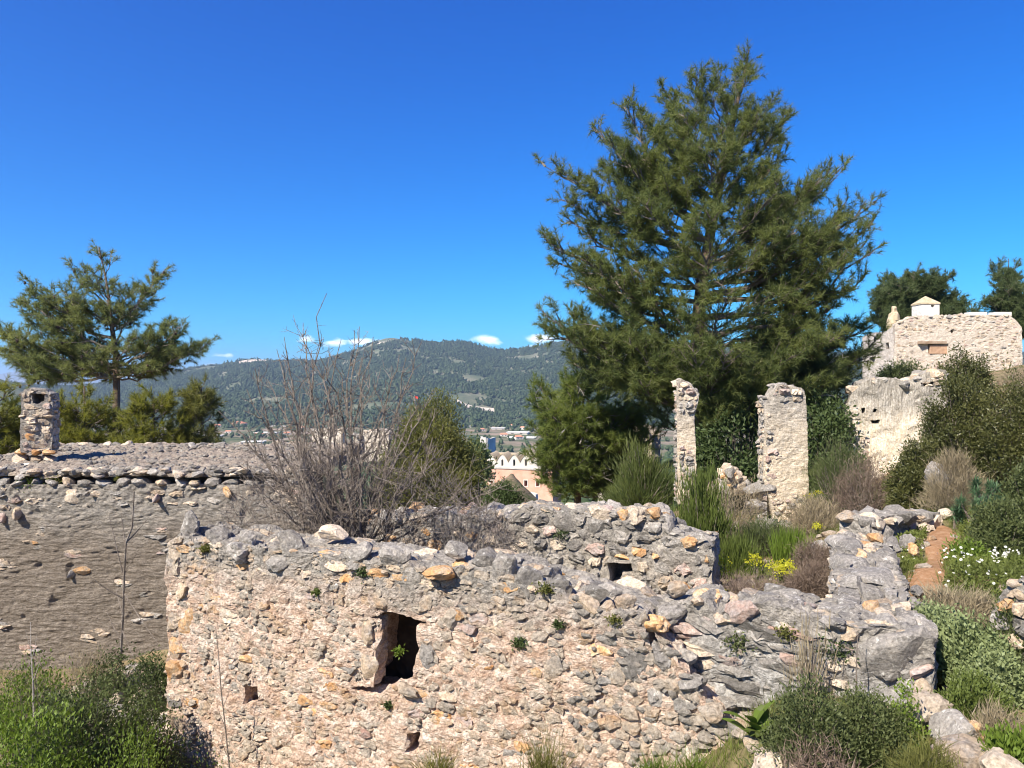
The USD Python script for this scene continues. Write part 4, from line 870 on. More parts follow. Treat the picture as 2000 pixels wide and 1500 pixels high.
# rocks at the lower right, continuing the wall towards the eye
for lab, u, v, d, w, h, mat in [('cream boulder just below the wall corner', 1815, 1392, 4.9, 80, 64, 'cream'), ('grey and orange rock below the cream boulder', 1865, 1430, 4.6, 90, 66, 'grey'), ('orange stone on the right side of the rock row', 1903, 1422, 4.55, 34, 26, 'orange'),
    ('long tan rock low in the rock row', 1890, 1480, 4.3, 110, 70, 'tan'), ('pale rock at the bottom of the rock row', 1955, 1500, 4.1, 100, 60, 'cream'), ('small orange stone beside the rock row', 1925, 1445, 4.45, 26, 24, 'orange'),
    ('grey rock left of the rock row', 1838, 1490, 4.35, 60, 60, 'pink'), ('white stone at the bottom edge under the broken wall', 1520, 1492, 4.6, 90, 60, 'cream'), ('tan stone at the bottom edge', 1556, 1510, 4.45, 50, 40, 'tan')]:
    rock('rock', lab, u, v, d, w, h, mat, rough=.26)
# grey outcrop at the right edge
Gf_ = Face(P(1935, 0, 5.6)[:2], P(2120, 0, 5.0)[:2]); topG = [Gf_.uv(u, v) for u, v in [(1935, 1195), (1958, 1160), (1985, 1128), (2040, 1100), (2100, 1090)]]
rootG = thing('grey_rock_wall', 'grey rough wall fragment at the right edge beside the daisies', 'wall', (*Gf_.w(.4, 0, 0)[:2], -2.3))
part(rootG, 'mortar_core', core(Gf_, [(topG[0][0], -2.3), (topG[-1][0], -2.3)] + topG[::-1], .4, res=.04, amp=.04, amp2=.016), M_grey)
m = Masonry(rootG)
for c in cells(Polygon([(topG[0][0], -2.2), (topG[-1][0], -2.2)] + topG[::-1]), .16, .10, RG):
    v, f = stone_cell(c, .006, .05, RG); m.add(Gf_.w(v[:, 0], v[:, 2], v[:, 1]), f, pal_grey(RG))
edge_stones(m, Gf_, topG, .4, RG, size=(.1, .2), rows=2, step=.04); m.build('greymix')

# rubble fallen at the foot of the plaster wall
m_ = thing('rubble_pile', 'pile of fallen stones in the corner between plaster wall and stone wall', 'rubble', P(255, 1400, 9.2))
m = Masonry(m_)
for q in range(260):
    a = RG.random() ** 1.3; u = RG.uniform(60, 345); v = 1315 + 150 * a + RG.normal() * 6 + max(0, 235 - u) * .35; d = 9.9 - 2.0 * a; r = RG.uniform(7, 17)
    pb = P(u, v, d); pb[2] = max(pb[2], gz(pb[0], pb[1]) + .4 * r * d / F); vv, ff = boulder(pb, np.array([r * 1.25, r, r * .85]) * d / F, RG, 1, .3); m.add(vv, ff, pick(RG, tan=.3, grey=.4, cream=.2, dark=.1))
m.build('mixed')

# streaked round ruin on the right
dR = 19.0
Rf = Face(P(1648, 0, dR + .5)[:2], P(1850, 0, dR - .3)[:2])
pr = [Rf.uv(u, v) for u, v in [(1655, 985), (1850, 985), (1850, 725), (1825, 722), (1800, 730), (1782, 742), (1755, 745), (1735, 738), (1700, 740), (1682, 748), (1668, 765), (1652, 800), (1645, 850), (1655, 900)]]
rootR = thing('streaked_ruin', 'round shouldered ruin with dark streaked cream plaster, behind the oak bush', 'ruin', (*Rf.w(1.3, 0, 0)[:2], -3.0))
hR = [[Rf.uv(u, v) for u, v in q] for q in ([(1800, 742), (1826, 742), (1824, 752), (1802, 752)], [(1682, 795), (1690, 793), (1688, 803), (1682, 803)], [(1706, 795), (1715, 796), (1713, 803), (1707, 803)], [(1702, 820), (1720, 818), (1716, 828), (1706, 828)])]
part(rootR, 'plaster_wall', core(Rf, pr, 1.6, [(h, .5) for h in hR], res=.07, amp=.06, amp2=.012, freq=3), M_ruin)
m = Masonry(rootR); edge_stones(m, Rf, sorted([p for p in pr if p[1] > -.3]), 1.6, RG, size=(.16, .4), rows=5, step=.05)
stR = Polygon([Rf.uv(u, v) for u, v in [(1790, 760), (1848, 752), (1848, 728), (1800, 734)]])
for c in cells(stR, .3, .16, RG):
    v, f = stone_cell(c, .012, .05, RG); m.add(Rf.w(v[:, 0], v[:, 2], v[:, 1]), f, pick(RG, tan=.5, cream=.3, grey=.2))
stR = Polygon([Rf.uv(u, v) for u, v in [(1672, 985), (1705, 985), (1700, 850), (1678, 850)]])
for c in cells(stR, .22, .14, RG):
    v, f = stone_cell(c, .012, .05, RG); m.add(Rf.w(v[:, 0], v[:, 2], v[:, 1]), f, pick(RG, tan=.5, cream=.3, pink=.2))
m.build('mixed')

# ruined house on the hill to the right
dQ = 38.0
Q = Face(P(1745, 0, dQ + .6)[:2], P(1999, 0, dQ - .8)[:2])
pq = [Q.uv(u, v) for u, v in [(1745, 790), (1999, 790), (1996, 640), (1985, 626), (1970, 614), (1925, 616), (1880, 613), (1850, 616), (1800, 616), (1775, 618), (1762, 626), (1748, 632)]]
nich = [Q.uv(u, v) for u, v in [(1812, 672), (1854, 671), (1853, 682), (1852, 692), (1813, 692)]]
hq = [[Q.uv(u, v) for u, v in q] for q in ([(1856, 644), (1864, 642), (1862, 650), (1858, 652)], [(1965, 701), (1971, 699), (1970, 708), (1965, 708)])]
rootQ = thing('ruined_house', 'roofless pale stone house on the slope with a small white chimney', 'house', (*Q.w(3, 0, 0)[:2], -1.2))
part(rootQ, 'wall', core(Q, pq, .6, [(nich, .14)] + [(h, .4) for h in hq], res=.14, amp=.025, amp2=.02), M_pale)
m = Masonry(rootQ)
lint = Polygon([Q.uv(u, v) for u, v in [(1785, 650), (1880, 650), (1880, 700), (1785, 700)]])
pal = Polygon(pq).buffer(-.05).difference(lint)
for c in cells(pal, .27, .13, RG):
    if RG.random() < .8:
        v, f = stone_cell(c, .02, .02, RG); m.add(Q.w(v[:, 0], v[:, 2], v[:, 1]), f, pick(RG, cream=.48, tan=.27, pink=.2, grey=.05))
edge_stones(m, Q, sorted([p for p in pq if p[1] > 2.8]), .6, RG, size=(.12, .3), rows=2, step=.03, pal=lambda r: pick(r, cream=.4, tan=.3, grey=.3)); m.build('mixed', limit=280)
s0, z0 = Q.uv(1791, 667); s1, z1 = Q.uv(1867, 671)
part(rootQ, 'lintel', boxv(*(lambda a, b: (np.minimum(a, b), np.maximum(a, b)))(Q.w(s0, .06, z1), Q.w(s1, -.1, z0))), M_wood)
part(rootQ, 'niche_panel', boxv(*(lambda a, b: (np.minimum(a, b), np.maximum(a, b)))(Q.w(*[Q.uv(1814, 691)[0], -.09, Q.uv(1814, 691)[1]]), Q.w(*[Q.uv(1851, 674)[0], -.12, Q.uv(1851, 674)[1]]))), flat_look('niche_brick', (.30, .19, .12), (.46, .30, .20), 6.))
for u in (1908, 1956):
    s0, z0 = Q.uv(u - 14, 612); s1, z1 = Q.uv(u + 16, 616)
    part(rootQ, 'coping_slab', boxv(*(lambda a, b: (np.minimum(a, b), np.maximum(a, b)))(Q.w(s0, .1, z1), Q.w(s1, -.6, z0 + .06))), M_lime)
# left wing, set at an angle
Qw = Face(P(1684, 0, dQ + 2.4)[:2], P(1745, 0, dQ + .75)[:2])
pw = [Qw.uv(u, v) for u, v in [(1684, 760), (1745, 760), (1745, 636), (1730, 648), (1700, 650), (1684, 658)]]
hw = [[Qw.uv(u, v) for u, v in q] for q in ([(1730, 670), (1736, 668), (1737, 682), (1730, 682)], [(1696, 698), (1711, 695), (1706, 712), (1703, 712)])]
part(rootQ, 'side_wall', core(Qw, pw, .5, [(h, .4) for h in hw], res=.14, amp=.025, amp2=.02), mortar_look('weathered_side_wall', [(.36, .32, .28), (.45, .41, .37), (.54, .50, .46)], GREY, 8, 12, amt=.6))
def chim(u, vb, vt, vp, w, d, mat):
    c = P(u, vb, d); k = d / F; hw_ = w * k / 2
    body = trimesh.creation.box(bounds=[(c[0] - hw_, d - hw_, c[2] - .8), (c[0] + hw_, d + hw_, (750 - vt) * k)])
    hole = trimesh.creation.cylinder(radius=.09, height=.6, sections=10); hole.apply_transform(trimesh.transformations.rotation_matrix(np.pi / 2, [1, 0, 0])); hole.apply_translation([c[0] + .12, d - hw_, (750 - vt) * k - .16])
    body = body.difference(hole, engine='manifold')
    b_ = part(rootQ, 'chimney', body, mat)
    zt = (750 - vt) * k; e = hw_ * 1.07
    v = np.array([[c[0] - e, d - e, zt], [c[0] + e, d - e, zt], [c[0] + e, d + e, zt], [c[0] - e, d + e, zt], [c[0], d, (750 - vp) * k]]); v2 = np.vstack([v, v[:4] - [0, 0, .08]])
    f = [[0, 1, 4], [1, 2, 4], [2, 3, 4], [3, 0, 4], [0, 5, 6], [0, 6, 1], [1, 6, 7], [1, 7, 2], [2, 7, 8], [2, 8, 3], [3, 8, 5], [3, 5, 0], [5, 8, 7], [5, 7, 6]]
    part(b_, 'chimney_cap', (v2, f), M_mossroof)
M_mossroof = flat_look('mossy_stone_cap', (.30, .24, .15), (.48, .40, .28), 5.)
chim(1807.5, 614, 593, 578, 35, dQ + 1.35, M_lime)
cc = P(1746, 632, dQ + 1.6); kk = (dQ + 1.6) / F
a_, h_ = np.meshgrid(np.arange(22) / 22 * 2 * np.pi, np.linspace(-14, 33, 16)); r_ = np.interp(h_, [-14, 2, 20, 33], [13, 12.5, 8, 3.5]) * kk
cv = np.stack([cc[0] + r_ * np.cos(a_), cc[1] + r_ * np.sin(a_), cc[2] + h_ * kk], -1).reshape(-1, 3); cv += (np.stack([noise(cv * 5, q) for q in (1, 2, 3)], 1) - .5) * .17
j_ = np.arange(22); i_ = np.arange(15)[:, None] * 22; q_ = np.stack([i_ + j_, i_ + (j_ + 1) % 22, i_ + 22 + (j_ + 1) % 22, i_ + 22 + j_], -1).reshape(-1, 4)
part(rootQ, 'broken_chimney', (np.vstack([cv, cv[-22:].mean(0)[None]]), np.vstack([q_[:, [0, 1, 2]], q_[:, [0, 2, 3]], np.c_[15 * 22 + j_, 15 * 22 + (j_ + 1) % 22, np.full(22, 16 * 22)]])), M_mossroof)

# small ruin with a dark opening behind the lower pine
O = Face(P(1205, 0, 27)[:2], P(1275, 0, 26)[:2]); po = [O.uv(u, v) for u, v in [(1200, 960), (1275, 960), (1272, 850), (1255, 832), (1225, 828), (1208, 840)]]
oo = [O.uv(u, v) for u, v in [(1232, 892), (1262, 880), (1260, 860), (1240, 840), (1231, 845)]]
r_ = thing('small_ruin', 'pale ruin with a dark opening glimpsed behind the lower pine', 'ruin', (*O.w(.5, 0, 0)[:2], -4))
part(r_, 'wall', core(O, po, .6, [(oo, .55)], res=.1, amp=.04, amp2=.02), M_pillar)
m = Masonry(r_)
for c in cells(Polygon(po).buffer(-.03).difference(Polygon(oo)), .3, .18, RG):
    v, f = stone_cell(c, .02, .04, RG); m.add(O.w(v[:, 0], v[:, 2], v[:, 1]), f, pick(RG, cream=.5, tan=.3, grey=.2))
m.build('mixed')
for lab, u0, u1, vt, vb, d in [('thin pale ruin post seen through the lower pine', 1168, 1184, 895, 990, 29), ('pale ruin wall with a dark window behind the olive brown bush', 786, 818, 818, 900, 46), ('broken pale ruin wall behind the bare shrub, right of its stems', 690, 760, 838, 900, 48), ('pale house front with a small window behind the bare shrub', 610, 668, 836, 885, 60), ('pinkish ruined wall low behind the bare shrub', 530, 610, 858, 900, 50)]:
    f0 = Face(P(u0, 0, d)[:2], P(u1, 0, d - .4)[:2]); w = f0.len; zt, zb_ = (750 - vt) / F * d, (750 - vb) / F * d
    rng = np.random.default_rng(int(u0)); top = [(w * a, zt - rng.uniform(0, .35) * (w > 1)) for a in np.linspace(0, 1, 7)]
    hs = []
    if 'window' in lab:
        um = (u0 + u1) / 2 + (6 if u0 > 700 else 10); hs = [[f0.uv(um - 4, vt + 18), f0.uv(um + 4, vt + 18), f0.uv(um + 4, vt + 6), f0.uv(um, vt + 3), f0.uv(um - 4, vt + 6)]]
    r_ = thing('ruined_wall', lab, 'ruin', (*f0.w(w / 2, 0, 0)[:2], zb_))
    part(r_, 'wall', core(f0, [(0, zb_), (w, zb_)] + top[::-1], .6, [(h, .5) for h in hs], res=.16, amp=.05, amp2=.03), M_farstone if u0 != 530 else M_roof)
    m = Masonry(r_); edge_stones(m, f0, top, .6, rng, size=(.25, .5), rows=2, step=.05); m.build('mixed')

# ------------------------------------------------------------------ the pink arched building in the valley, and the grey ruin beyond it
dch = 195.0; kc = dch / F
K = Face(P(946, 0, dch + 3)[:2], P(1080, 0, dch - 3)[:2])
rootK = thing('pink_building', 'pink building with a white row of pointed gables and dark arched windows', 'building', (*K.w(8, 0, 0)[:2], -33))
zc1, zc2 = K.uv(1000, 913)[1], K.uv(1000, 916)[1]
low = [(0, -34), (K.len, -34), (K.len, zc2), (0, zc2)]
wl = []
for u in (961, 983, 1005, 1027, 1050):
    s, z = K.uv(u, 944); wl.append((s, z))
part(rootK, 'lower_wall', core(K, low, 8., [([(s - .42, z - .75), (s + .42, z - .75), (s + .42, z + .75), (s - .42, z + .75)], 6.) for s, z in wl], res=1.5, amp=0, amp2=0), M_pinkwall)
for s, z in wl:
    fr = Polygon([(s - .65, z - 1.0), (s + .65, z - 1.0), (s + .65, z + 1.0), (s - .65, z + 1.0)]).difference(Polygon([(s - .42, z - .75), (s + .42, z - .75), (s + .42, z + .75), (s - .42, z + .75)]))
    e = trimesh.creation.extrude_polygon(fr, .08, engine='earcut'); v = e.vertices
    part(rootK, 'window_frame', (K.w(v[:, 0], v[:, 2] + .01, v[:, 1]), e.faces), M_whitewall)
pu = [(0, zc1)]; bays = [958, 981, 1004, 1027, 1050]; hp = []
zv, zt = K.uv(1000, 903)[1], K.uv(1000, 888)[1]
for u in bays:
    s, _ = K.uv(u, 900); hb = 1.5
    for a in np.linspace(-1, 1, 9)[:-1]: pu.append((s + a * hb, zv + (zt - zv) * (1 - abs(a) ** 1.6)))
    zw0, zw1 = K.uv(u, 910)[1], K.uv(u, 898)[1]
    hp.append(([(s - .28, zw0), (s + .28, zw0), (s + .28, zw1 - .1), (s, zw1 + .2), (s - .28, zw1 - .1)], .9))
pu += [(K.uv(bays[-1], 900)[0] + 1.5, zv), (K.len, zv), (K.len, zc1)]
part(rootK, 'gable_wall', core(K, pu, .8, hp, res=1.0, amp=0, amp2=0), M_whitewall)
part(rootK, 'cornice', (lambda e: (K.w(e[0][:, 0], e[0][:, 1], e[0][:, 2]), e[1][:, ::-1]))(boxv((-.1, -8, zc2), (K.len + .1, .22, zc1))), M_greyconc)
for u in bays:
    s, _ = K.uv(u, 900)
    arc = np.array([(s + a * 1.62, zv + (zt - zv) * (1 - abs(a) ** 1.6) + .16) for a in np.linspace(-1, 1, 11)]); n = len(arc)
    v = np.vstack([K.w(arc[:, 0], np.full(n, o), arc[:, 1] + dz) for o, dz in ((.2, 0), (-4.5, .35))] + [K.w(arc[:, 0], np.full(n, .2), arc[:, 1] - .14)])
    f = [[j, j + 1, n + j + 1, n + j] for j in range(n - 1)] + [[2 * n + j, 2 * n + j + 1, j + 1, j] for j in range(n - 1)]; f = np.array(f)
    part(rootK, 'gable_roof', (v, np.vstack([f[:, [0, 1, 2]], f[:, [0, 2, 3]]])), M_mossroof)
part(rootK, 'rear_roof', (lambda e: (K.w(e[0][:, 0], e[0][:, 1], e[0][:, 2]), e[1][:, ::-1]))(boxv((0, -8, zc1), (K.len, -4.6, zt - .2))), M_mossroof)
J = Face(P(1012, 0, 150)[:2], P(1046, 0, 148)[:2]); pj = [J.uv(u, v) for u, v in [(1012, 1000), (1046, 1000), (1046, 966), (1036, 962), (1020, 962), (1012, 968)]]
rj = thing('white_ruin', 'white ruined wall with two narrow openings in front of the pink building', 'ruin', (*J.w(1, 0, 0)[:2], -25))
part(rj, 'wall', core(J, pj, 1., [([J.uv(u - 2, 985), J.uv(u + 2, 985), J.uv(u + 2, 974), J.uv(u - 2, 974)], .8) for u in (1030, 1040)], res=.4, amp=.05, amp2=.02), M_whitewall)
kg = 235 / F; gA, gB, gC = P(938, 0, 236)[:2], P(949, 0, 232)[:2], P(968, 0, 237)[:2]
rg_ = thing('grey_ruin', 'roofless grey house among conifers above the pink building', 'house', (gB[0], gB[1], -25))
for nm, a, b_ in (('lit_wall', gA, gB), ('side_wall', gB, gC)):
    f0 = Face(a, b_); w = f0.len; part(rg_, nm, core(f0, [(0, -26), (w, -26), (w, -16.6), (w * .5, -16.9), (0, -16.3)], .7, res=.6, amp=.05, amp2=.02), M_greyconc)

# houses of the far village, and the low greenhouses
def far_house(label, u, v, w, h, roof, gable, cat='house', name='village_house', rot=.3):
    d = 60 * F / max(v - 750, 40); k = d / F; c = P(u, v, d); c[2] = gz(c[0], c[1]); W, H = w * k / 2, h * k; D = W * .8
    r = thing(name, label.replace(', ', ', ').replace(' of them from the left', ' from left'), cat, c)
    ca, sa = math.cos(rot), math.sin(rot)
    def tr(q): q = np.asarray(q, float); return np.c_[q[:, 0] * ca - q[:, 1] * sa, q[:, 0] * sa + q[:, 1] * ca, q[:, 2]] + c
    wv, wf = boxv((-W, -D, -1), (W, D, H * .62)); part(r, 'wall', (tr(wv), wf), M_whitewall)
    e = 1.08; z0, z1 = H * .62, H
    if gable: v_ = [(-W * e, -D * e, z0), (W * e, -D * e, z0), (W * e, D * e, z0), (-W * e, D * e, z0), (-W * e * .6, 0, z1), (W * e * .6, 0, z1)]; f_ = [[0, 1, 5], [0, 5, 4], [1, 2, 5], [2, 3, 4], [2, 4, 5], [3, 0, 4], [0, 2, 1], [0, 3, 2]]
    else: v_, f_ = boxv((-W * e, -D * e, z0 + .01), (W * e, D * e, z0 + .4))
    part(r, 'roof', (tr(v_), f_), roof)
    for a in (-.45, .4):
        q, qf = boxv((W * a - W * .13, -D - .05, H * .18), (W * a + W * .13, -D - .01, H * .46)); part(r, 'window', (tr(q), qf), M_dark)
vill = [(468, 832, 22, 9), (446, 846, 12, 6), (535, 822, 16, 7), (505, 852, 18, 7), (590, 838, 14, 6), (560, 850, 12, 6), (620, 826, 14, 6), (660, 832, 12, 6), (956, 830, 14, 6), (1003, 833, 12, 6), (984, 852, 14, 7), (940, 842, 12, 6), (1022, 838, 12, 6), (470, 872, 14, 7), (20, 836, 16, 7), (130, 846, 16, 7), (170, 832, 12, 6), (1012, 858, 16, 8), (704, 826, 12, 6), (1034, 826, 12, 6), (425, 834, 12, 6)]
where = ['left of the bare shrub', 'seen through the bare shrub', 'right of the olive brown bush', 'low in the valley at the far left']
sz = ['wide', 'small', 'low', 'tall', 'plain', 'far', 'bright', 'narrow', 'square', 'tiny', 'pale']
for q, (u, v, w, h) in enumerate(vill):
    wh = where[3] if u < 300 else where[0] if u < 500 else where[1] if u < 800 else where[2]
    nth = ['first', 'second', 'third', 'fourth', 'fifth', 'sixth', 'seventh', 'eighth'][sum(1 for z in sorted(vill) if (z[0] < 300, z[0] < 500, z[0] < 800) == (u < 300, u < 500, u < 800) and z[0] < u)]
    far_house(f'red roofed village house {wh}, {nth} of them from the left', u, v, w, h, M_redroof, True, rot=(-.4, .2, .5)[q % 3])
gh = [(412, 852, 44, 5), (520, 848, 40, 4), (905, 834, 30, 5), (1000, 826, 34, 4), (975, 838, 30, 4), (1012, 848, 40, 5), (495, 865, 40, 5), (1020, 856, 50, 3), (545, 834, 30, 4), (30, 845, 40, 4), (60, 860, 30, 4)]
for q, (u, v, w, h) in enumerate(gh):
    wh = where[3] if u < 300 else where[0] if u < 500 else where[1] if u < 800 else where[2]
    nth = ['first', 'second', 'third', 'fourth', 'fifth', 'sixth'][sum(1 for z in sorted(gh) if (z[0] < 300, z[0] < 500, z[0] < 800) == (u < 300, u < 500, u < 800) and z[0] < u)]
    far_house(f'long low white shed {wh}, {nth} of them from the left', u, v, w, h, M_lime, False, 'shed', 'long_shed', (.1, -.15)[q % 2])
# flag on the ridge of ruins behind the olive bush
fp = P(810, 800, 150); r_ = thing('flag_pole', 'thin flag pole with a small red flag above the olive brown bush', 'flag', fp + [0, 0, -3])
part(r_, 'pole', tube([fp + [0, 0, -3], fp + [0, 0, 2.9]], 0.03, 6), M_greyconc)
s, z = np.meshgrid(np.linspace(0, .55, 8), np.linspace(0, .42, 3)); part(r_, 'flag', (np.stack([fp[0] + .06 + s, fp[1] + .12 * np.sin(s * 6), fp[2] + 2.3 + z - .35 * s], -1).reshape(-1, 3), grid_faces(3, 8)), M_red, smooth=True)

# ------------------------------------------------------------------ trees
def bez(p0, p1, p2, n):
    t = np.linspace(0, 1, n)[:, None]; return (1 - t) ** 2 * p0 + 2 * t * (1 - t) * p1 + t ** 2 * p2
def pine(name, label, trunk, r0, tips, mat, rng_seed, extra=(), twig=.34, sub=1.0, nl=.15, nw=.011, dens=34, cones=0, sub_n=13, dead=0, droop=0., tw_n=9, start=.22, group=None):
    """trunk: points; tips: (tip point, attach fraction); builds trunk, limbs and needle crown."""
    global R
    R = np.random.default_rng(rng_seed); trunk = np.asarray(trunk, float)
    tt = np.linspace(0, 1, 26); acc = np.r_[0, np.cumsum(np.linalg.norm(np.diff(trunk, axis=0), axis=1))]; acc /= acc[-1]
    tp = np.stack([np.interp(tt, acc, trunk[:, k]) for k in range(3)], 1); tp[1:-1] = .25 * tp[:-2] + .5 * tp[1:-1] + .25 * tp[2:]
    root = thing(name, label, 'tree', trunk[0], group)
    tr = np.maximum(r0 * (1 - tt) ** .8, .02)
    part(root, 'trunk', tube(tp, tr, 10), M_bark, smooth=True)
    def at(f): return np.array([np.interp(f, tt, tp[:, k]) for k in range(3)])
    wood = MB(); tw0, tw1, seg0, seg1, sr = [], [], [], [], []
    H = np.linalg.norm(trunk[-1] - trunk[0])
    for tip, fr in list(tips) + list(extra):
        tip = np.asarray(tip, float); a = at(fr); tip = tip - unit(tip - a) * min(.7 * twig, .3 * np.linalg.norm(tip - a)); L = np.linalg.norm(tip - a)
        if L < .15: continue
        mid = a + (tip - a) * .55 + np.array([0, 0, -.17 * L]) + R.normal(size=3) * .04 * L
        n = 9; c = bez(a, mid, tip, n) + np.r_[[np.zeros(3)], R.normal(size=(n - 2, 3)) * .018 * L, [np.zeros(3)]]
        rb = max(.012, min(r0 * .42, .016 * L + .01)) ; wood.add(*tube(c, np.linspace(rb, .008, n), 5))
        k = max(3, int(sub_n * min(1.6, L / 2.2) * sub))
        ax = unit(tip - a)
        for q in range(k):
            f = start + (1 - start) * (q + R.random()) / k; i = min(n - 2, int(f * (n - 1))); w = f * (n - 1) - i; b0 = c[i] * (1 - w) + c[i + 1] * w
            d = unit(c[i + 1] - c[i]); sd = unit(np.cross(d, [0, 0, 1.])) * (1 if q % 2 else -1)
            dr = unit(d * R.uniform(.35, .9) + sd * R.uniform(.2, 1.0) + np.array([0, 0, R.uniform(-.2, .42)]))
            l = (.10 + .58 * (1 - f)) * min(L, 3.2) * R.uniform(.55, 1.1); l = max(l, .16)
            e = b0 + dr * l + np.array([0, 0, .12 * l - droop * l]); m_ = b0 + dr * l * .5 + R.normal(size=3) * .05 * l
            cc = bez(b0, m_, e, 4); wood.add(*tube(cc, np.linspace(max(.006, rb * .4), .004, 4), 3))
            tn = max(3, int(tw_n * min(1.5, l / .7)))
            g = R.random(tn) ** .75 * .85 + .15; ii = np.minimum(2, (g * 3).astype(int)); w = (g * 3 - ii)[:, None]
            bp = cc[ii] * (1 - w) + cc[ii + 1] * w
            td = unit(dr * .8 + R.normal(size=(tn, 3)) * .55 + np.array([0, 0, .30 - droop])); tl = twig * R.uniform(.5, 1.15, tn)
            tw0.append(bp); tw1.append(bp + td * tl[:, None])
    p0_, p1_ = np.vstack(tw0), np.vstack(tw1)
    wood.add(*sticks(p0_, p1_, .005, .003)); part(root, 'limbs', wood, M_limb)
    n = len(p0_) * dens; idx = np.repeat(np.arange(len(p0_)), dens); f = R.random(n) ** .7
    ax = unit(p1_ - p0_)[idx]; p = p0_[idx] + (p1_ - p0_)[idx] * (.12 + .88 * f)[:, None]
    d = unit(ax * R.uniform(.35, 1.1, n)[:, None] + rdir(n) * .8); s = unit(np.cross(d, rdir(n)))
    part(root, 'crown', needles(p, d, s, nl * R.uniform(.7, 1.15, n), nw), mat)
    if cones:
        b = MB(); base = trimesh.creation.icosphere(1)
        for q in R.choice(len(p0_), cones, replace=False):
            v = base.vertices * np.array([.03, .03, .045]) * R.uniform(.8, 1.3); b.add(v + p0_[q] + [0, 0, -.03], base.faces)
        part(root, 'cones', b, M_bark, kind='stuff')
    if dead:
        b = MB()
        for q in range(dead):
            a = p0_[R.integers(len(p0_))]; d = unit(R.normal(size=3) * [1, .6, .25] + [0, -.35, .1]); l = R.uniform(.4, 1.1)
            c = bez(a, a + d * l * .5 + [0, 0, .12 * l], a + d * l - [0, 0, .1 * l], 6); b.add(*tube(c, np.linspace(.014, .005, 6), 3))
            for h in range(5):
                s0 = c[R.integers(1, 5)]; b.add(*tube([s0, s0 + unit(d + R.normal(size=3) * .8) * l * .3], [.007, .003], 3))
        part(root, 'dead_branches', b, M_dead, kind='stuff')
    return root, tp
def frac(trunk, z):
    acc = np.r_[0, np.cumsum(np.linalg.norm(np.diff(trunk, axis=0), axis=1))]; acc /= acc[-1]
    return float(np.interp(z, trunk[:, 2], acc))
def tips_px(trunk, d, lst):
    out = []
    for u, v, av, dd in lst:
        out.append((P(u, v, d) * np.array([1, 0, 1]) + np.array([0, d + dd, 0]), frac(trunk, (750 - av) / F * d)))
    return out
# the big pine
dB = 21.0
trB = np.array([P(u, v, dB) for u, v in [(1372, 975), (1366, 860), (1362, 740), (1362, 640), (1372, 540), (1392, 430), (1416, 320), (1440, 200), (1463, 98)]])
tl = [(1047, 330, 470, -.6), (1082, 372, 500, .6), (1040, 462, 560, -.5), (1075, 500, 590, .8), (1046, 616, 690, -.8), (1095, 600, 680, .6), (1148, 232, 440, .3), (1175, 290, 470, -.8), (1203, 205, 420, -.5), (1243, 200, 400, .6), (1232, 300, 430, 1.2),
      (1296, 150, 340, .5), (1342, 148, 330, -.6), (1310, 230, 380, -1.), (1403, 112, 250, .3), (1430, 150, 260, -.4), (1464, 90, 200, 0), (1520, 178, 330, .4), (1537, 228, 380, -.5), (1524, 295, 420, .9), (1500, 350, 450, -1.), (1662, 316, 520, .5), (1608, 346, 520, -.6),
      (1712, 392, 560, -.4), (1724, 464, 590, .6), (1690, 430, 580, 1.0), (1684, 545, 650, -.5), (1640, 500, 620, -1.2), (1624, 585, 680, .8), (1562, 358, 500, 1.1), (1560, 640, 720, -.9), (1150, 540, 620, -1.2), (1130, 640, 720, -.4), (1088, 662, 730, -.9), (1110, 700, 760, .4), (1160, 728, 790, -.8),
      (1220, 742, 800, -1.6), (1280, 735, 800, 1.0), (1480, 745, 800, -1.2), (1550, 740, 790, .8), (1620, 745, 790, -.4), (1690, 742, 770, .4), (1745, 632, 720, 1.0), (1700, 660, 720, 1.6), (1600, 690, 750, 1.4), (1650, 710, 780, 1.8), (1520, 780, 830, 1.3), (1420, 800, 840, 1.8), (1330, 790, 840, -1.6), (1385, 770, 830, -2.2), (1450, 765, 820, -2.0), (1345, 715, 790, -2.6), (1405, 700, 780, -2.8), (1500, 695, 770, -2.4), (1580, 665, 750, -1.8), (1640, 655, 740, -.8), (1705, 700, 760, .2), (1735, 690, 750, .8), (1600, 740, 790, -1.4), (1665, 765, 800, .4), (1560, 785, 820, -1.0), (1290, 690, 770, -1.8), (1240, 660, 750, -1.4), (1190, 700, 770, .6), (1090, 420, 540, .2), (1130, 380, 500, -.9), (1755, 650, 735, .6), (1730, 625, 720, 1.4), (1690, 640, 725, 1.9), (1650, 690, 750, 1.2), (1620, 630, 710, 1.9), (1680, 725, 765, 1.2), (1720, 735, 770, 1.6), (1590, 710, 760, 1.9), (1540, 690, 750, 2.2), (1640, 755, 790, 1.7), (1110, 560, 650, -.9), (1640, 400, 560, -.9), (1690, 500, 620, -.8)]
tl += [(u, v + 14, av, -dd * .8) for u, v, av, dd in tl[4:40:3]]
rngB = np.random.default_rng(77); ex = []
cen = lambda v: np.interp(v, [95, 300, 500, 700, 800], [1455, 1395, 1380, 1380, 1390]); rad = lambda v: np.interp(v, [95, 180, 300, 450, 620, 720, 800], [10, 90, 150, 265, 260, 250, 130])
for q in range(34):
    v = rngB.uniform(150, 770) if q % 3 else rngB.uniform(420, 760); sg = -1 if q % 4 else 1
    u = cen(v) + rad(v) * rngB.uniform(-.75, .75); ex.append((u, v, min(870, v + rngB.uniform(70, 140)), sg * rngB.uniform(1.0, 3.3) * rad(v) / 260 ))
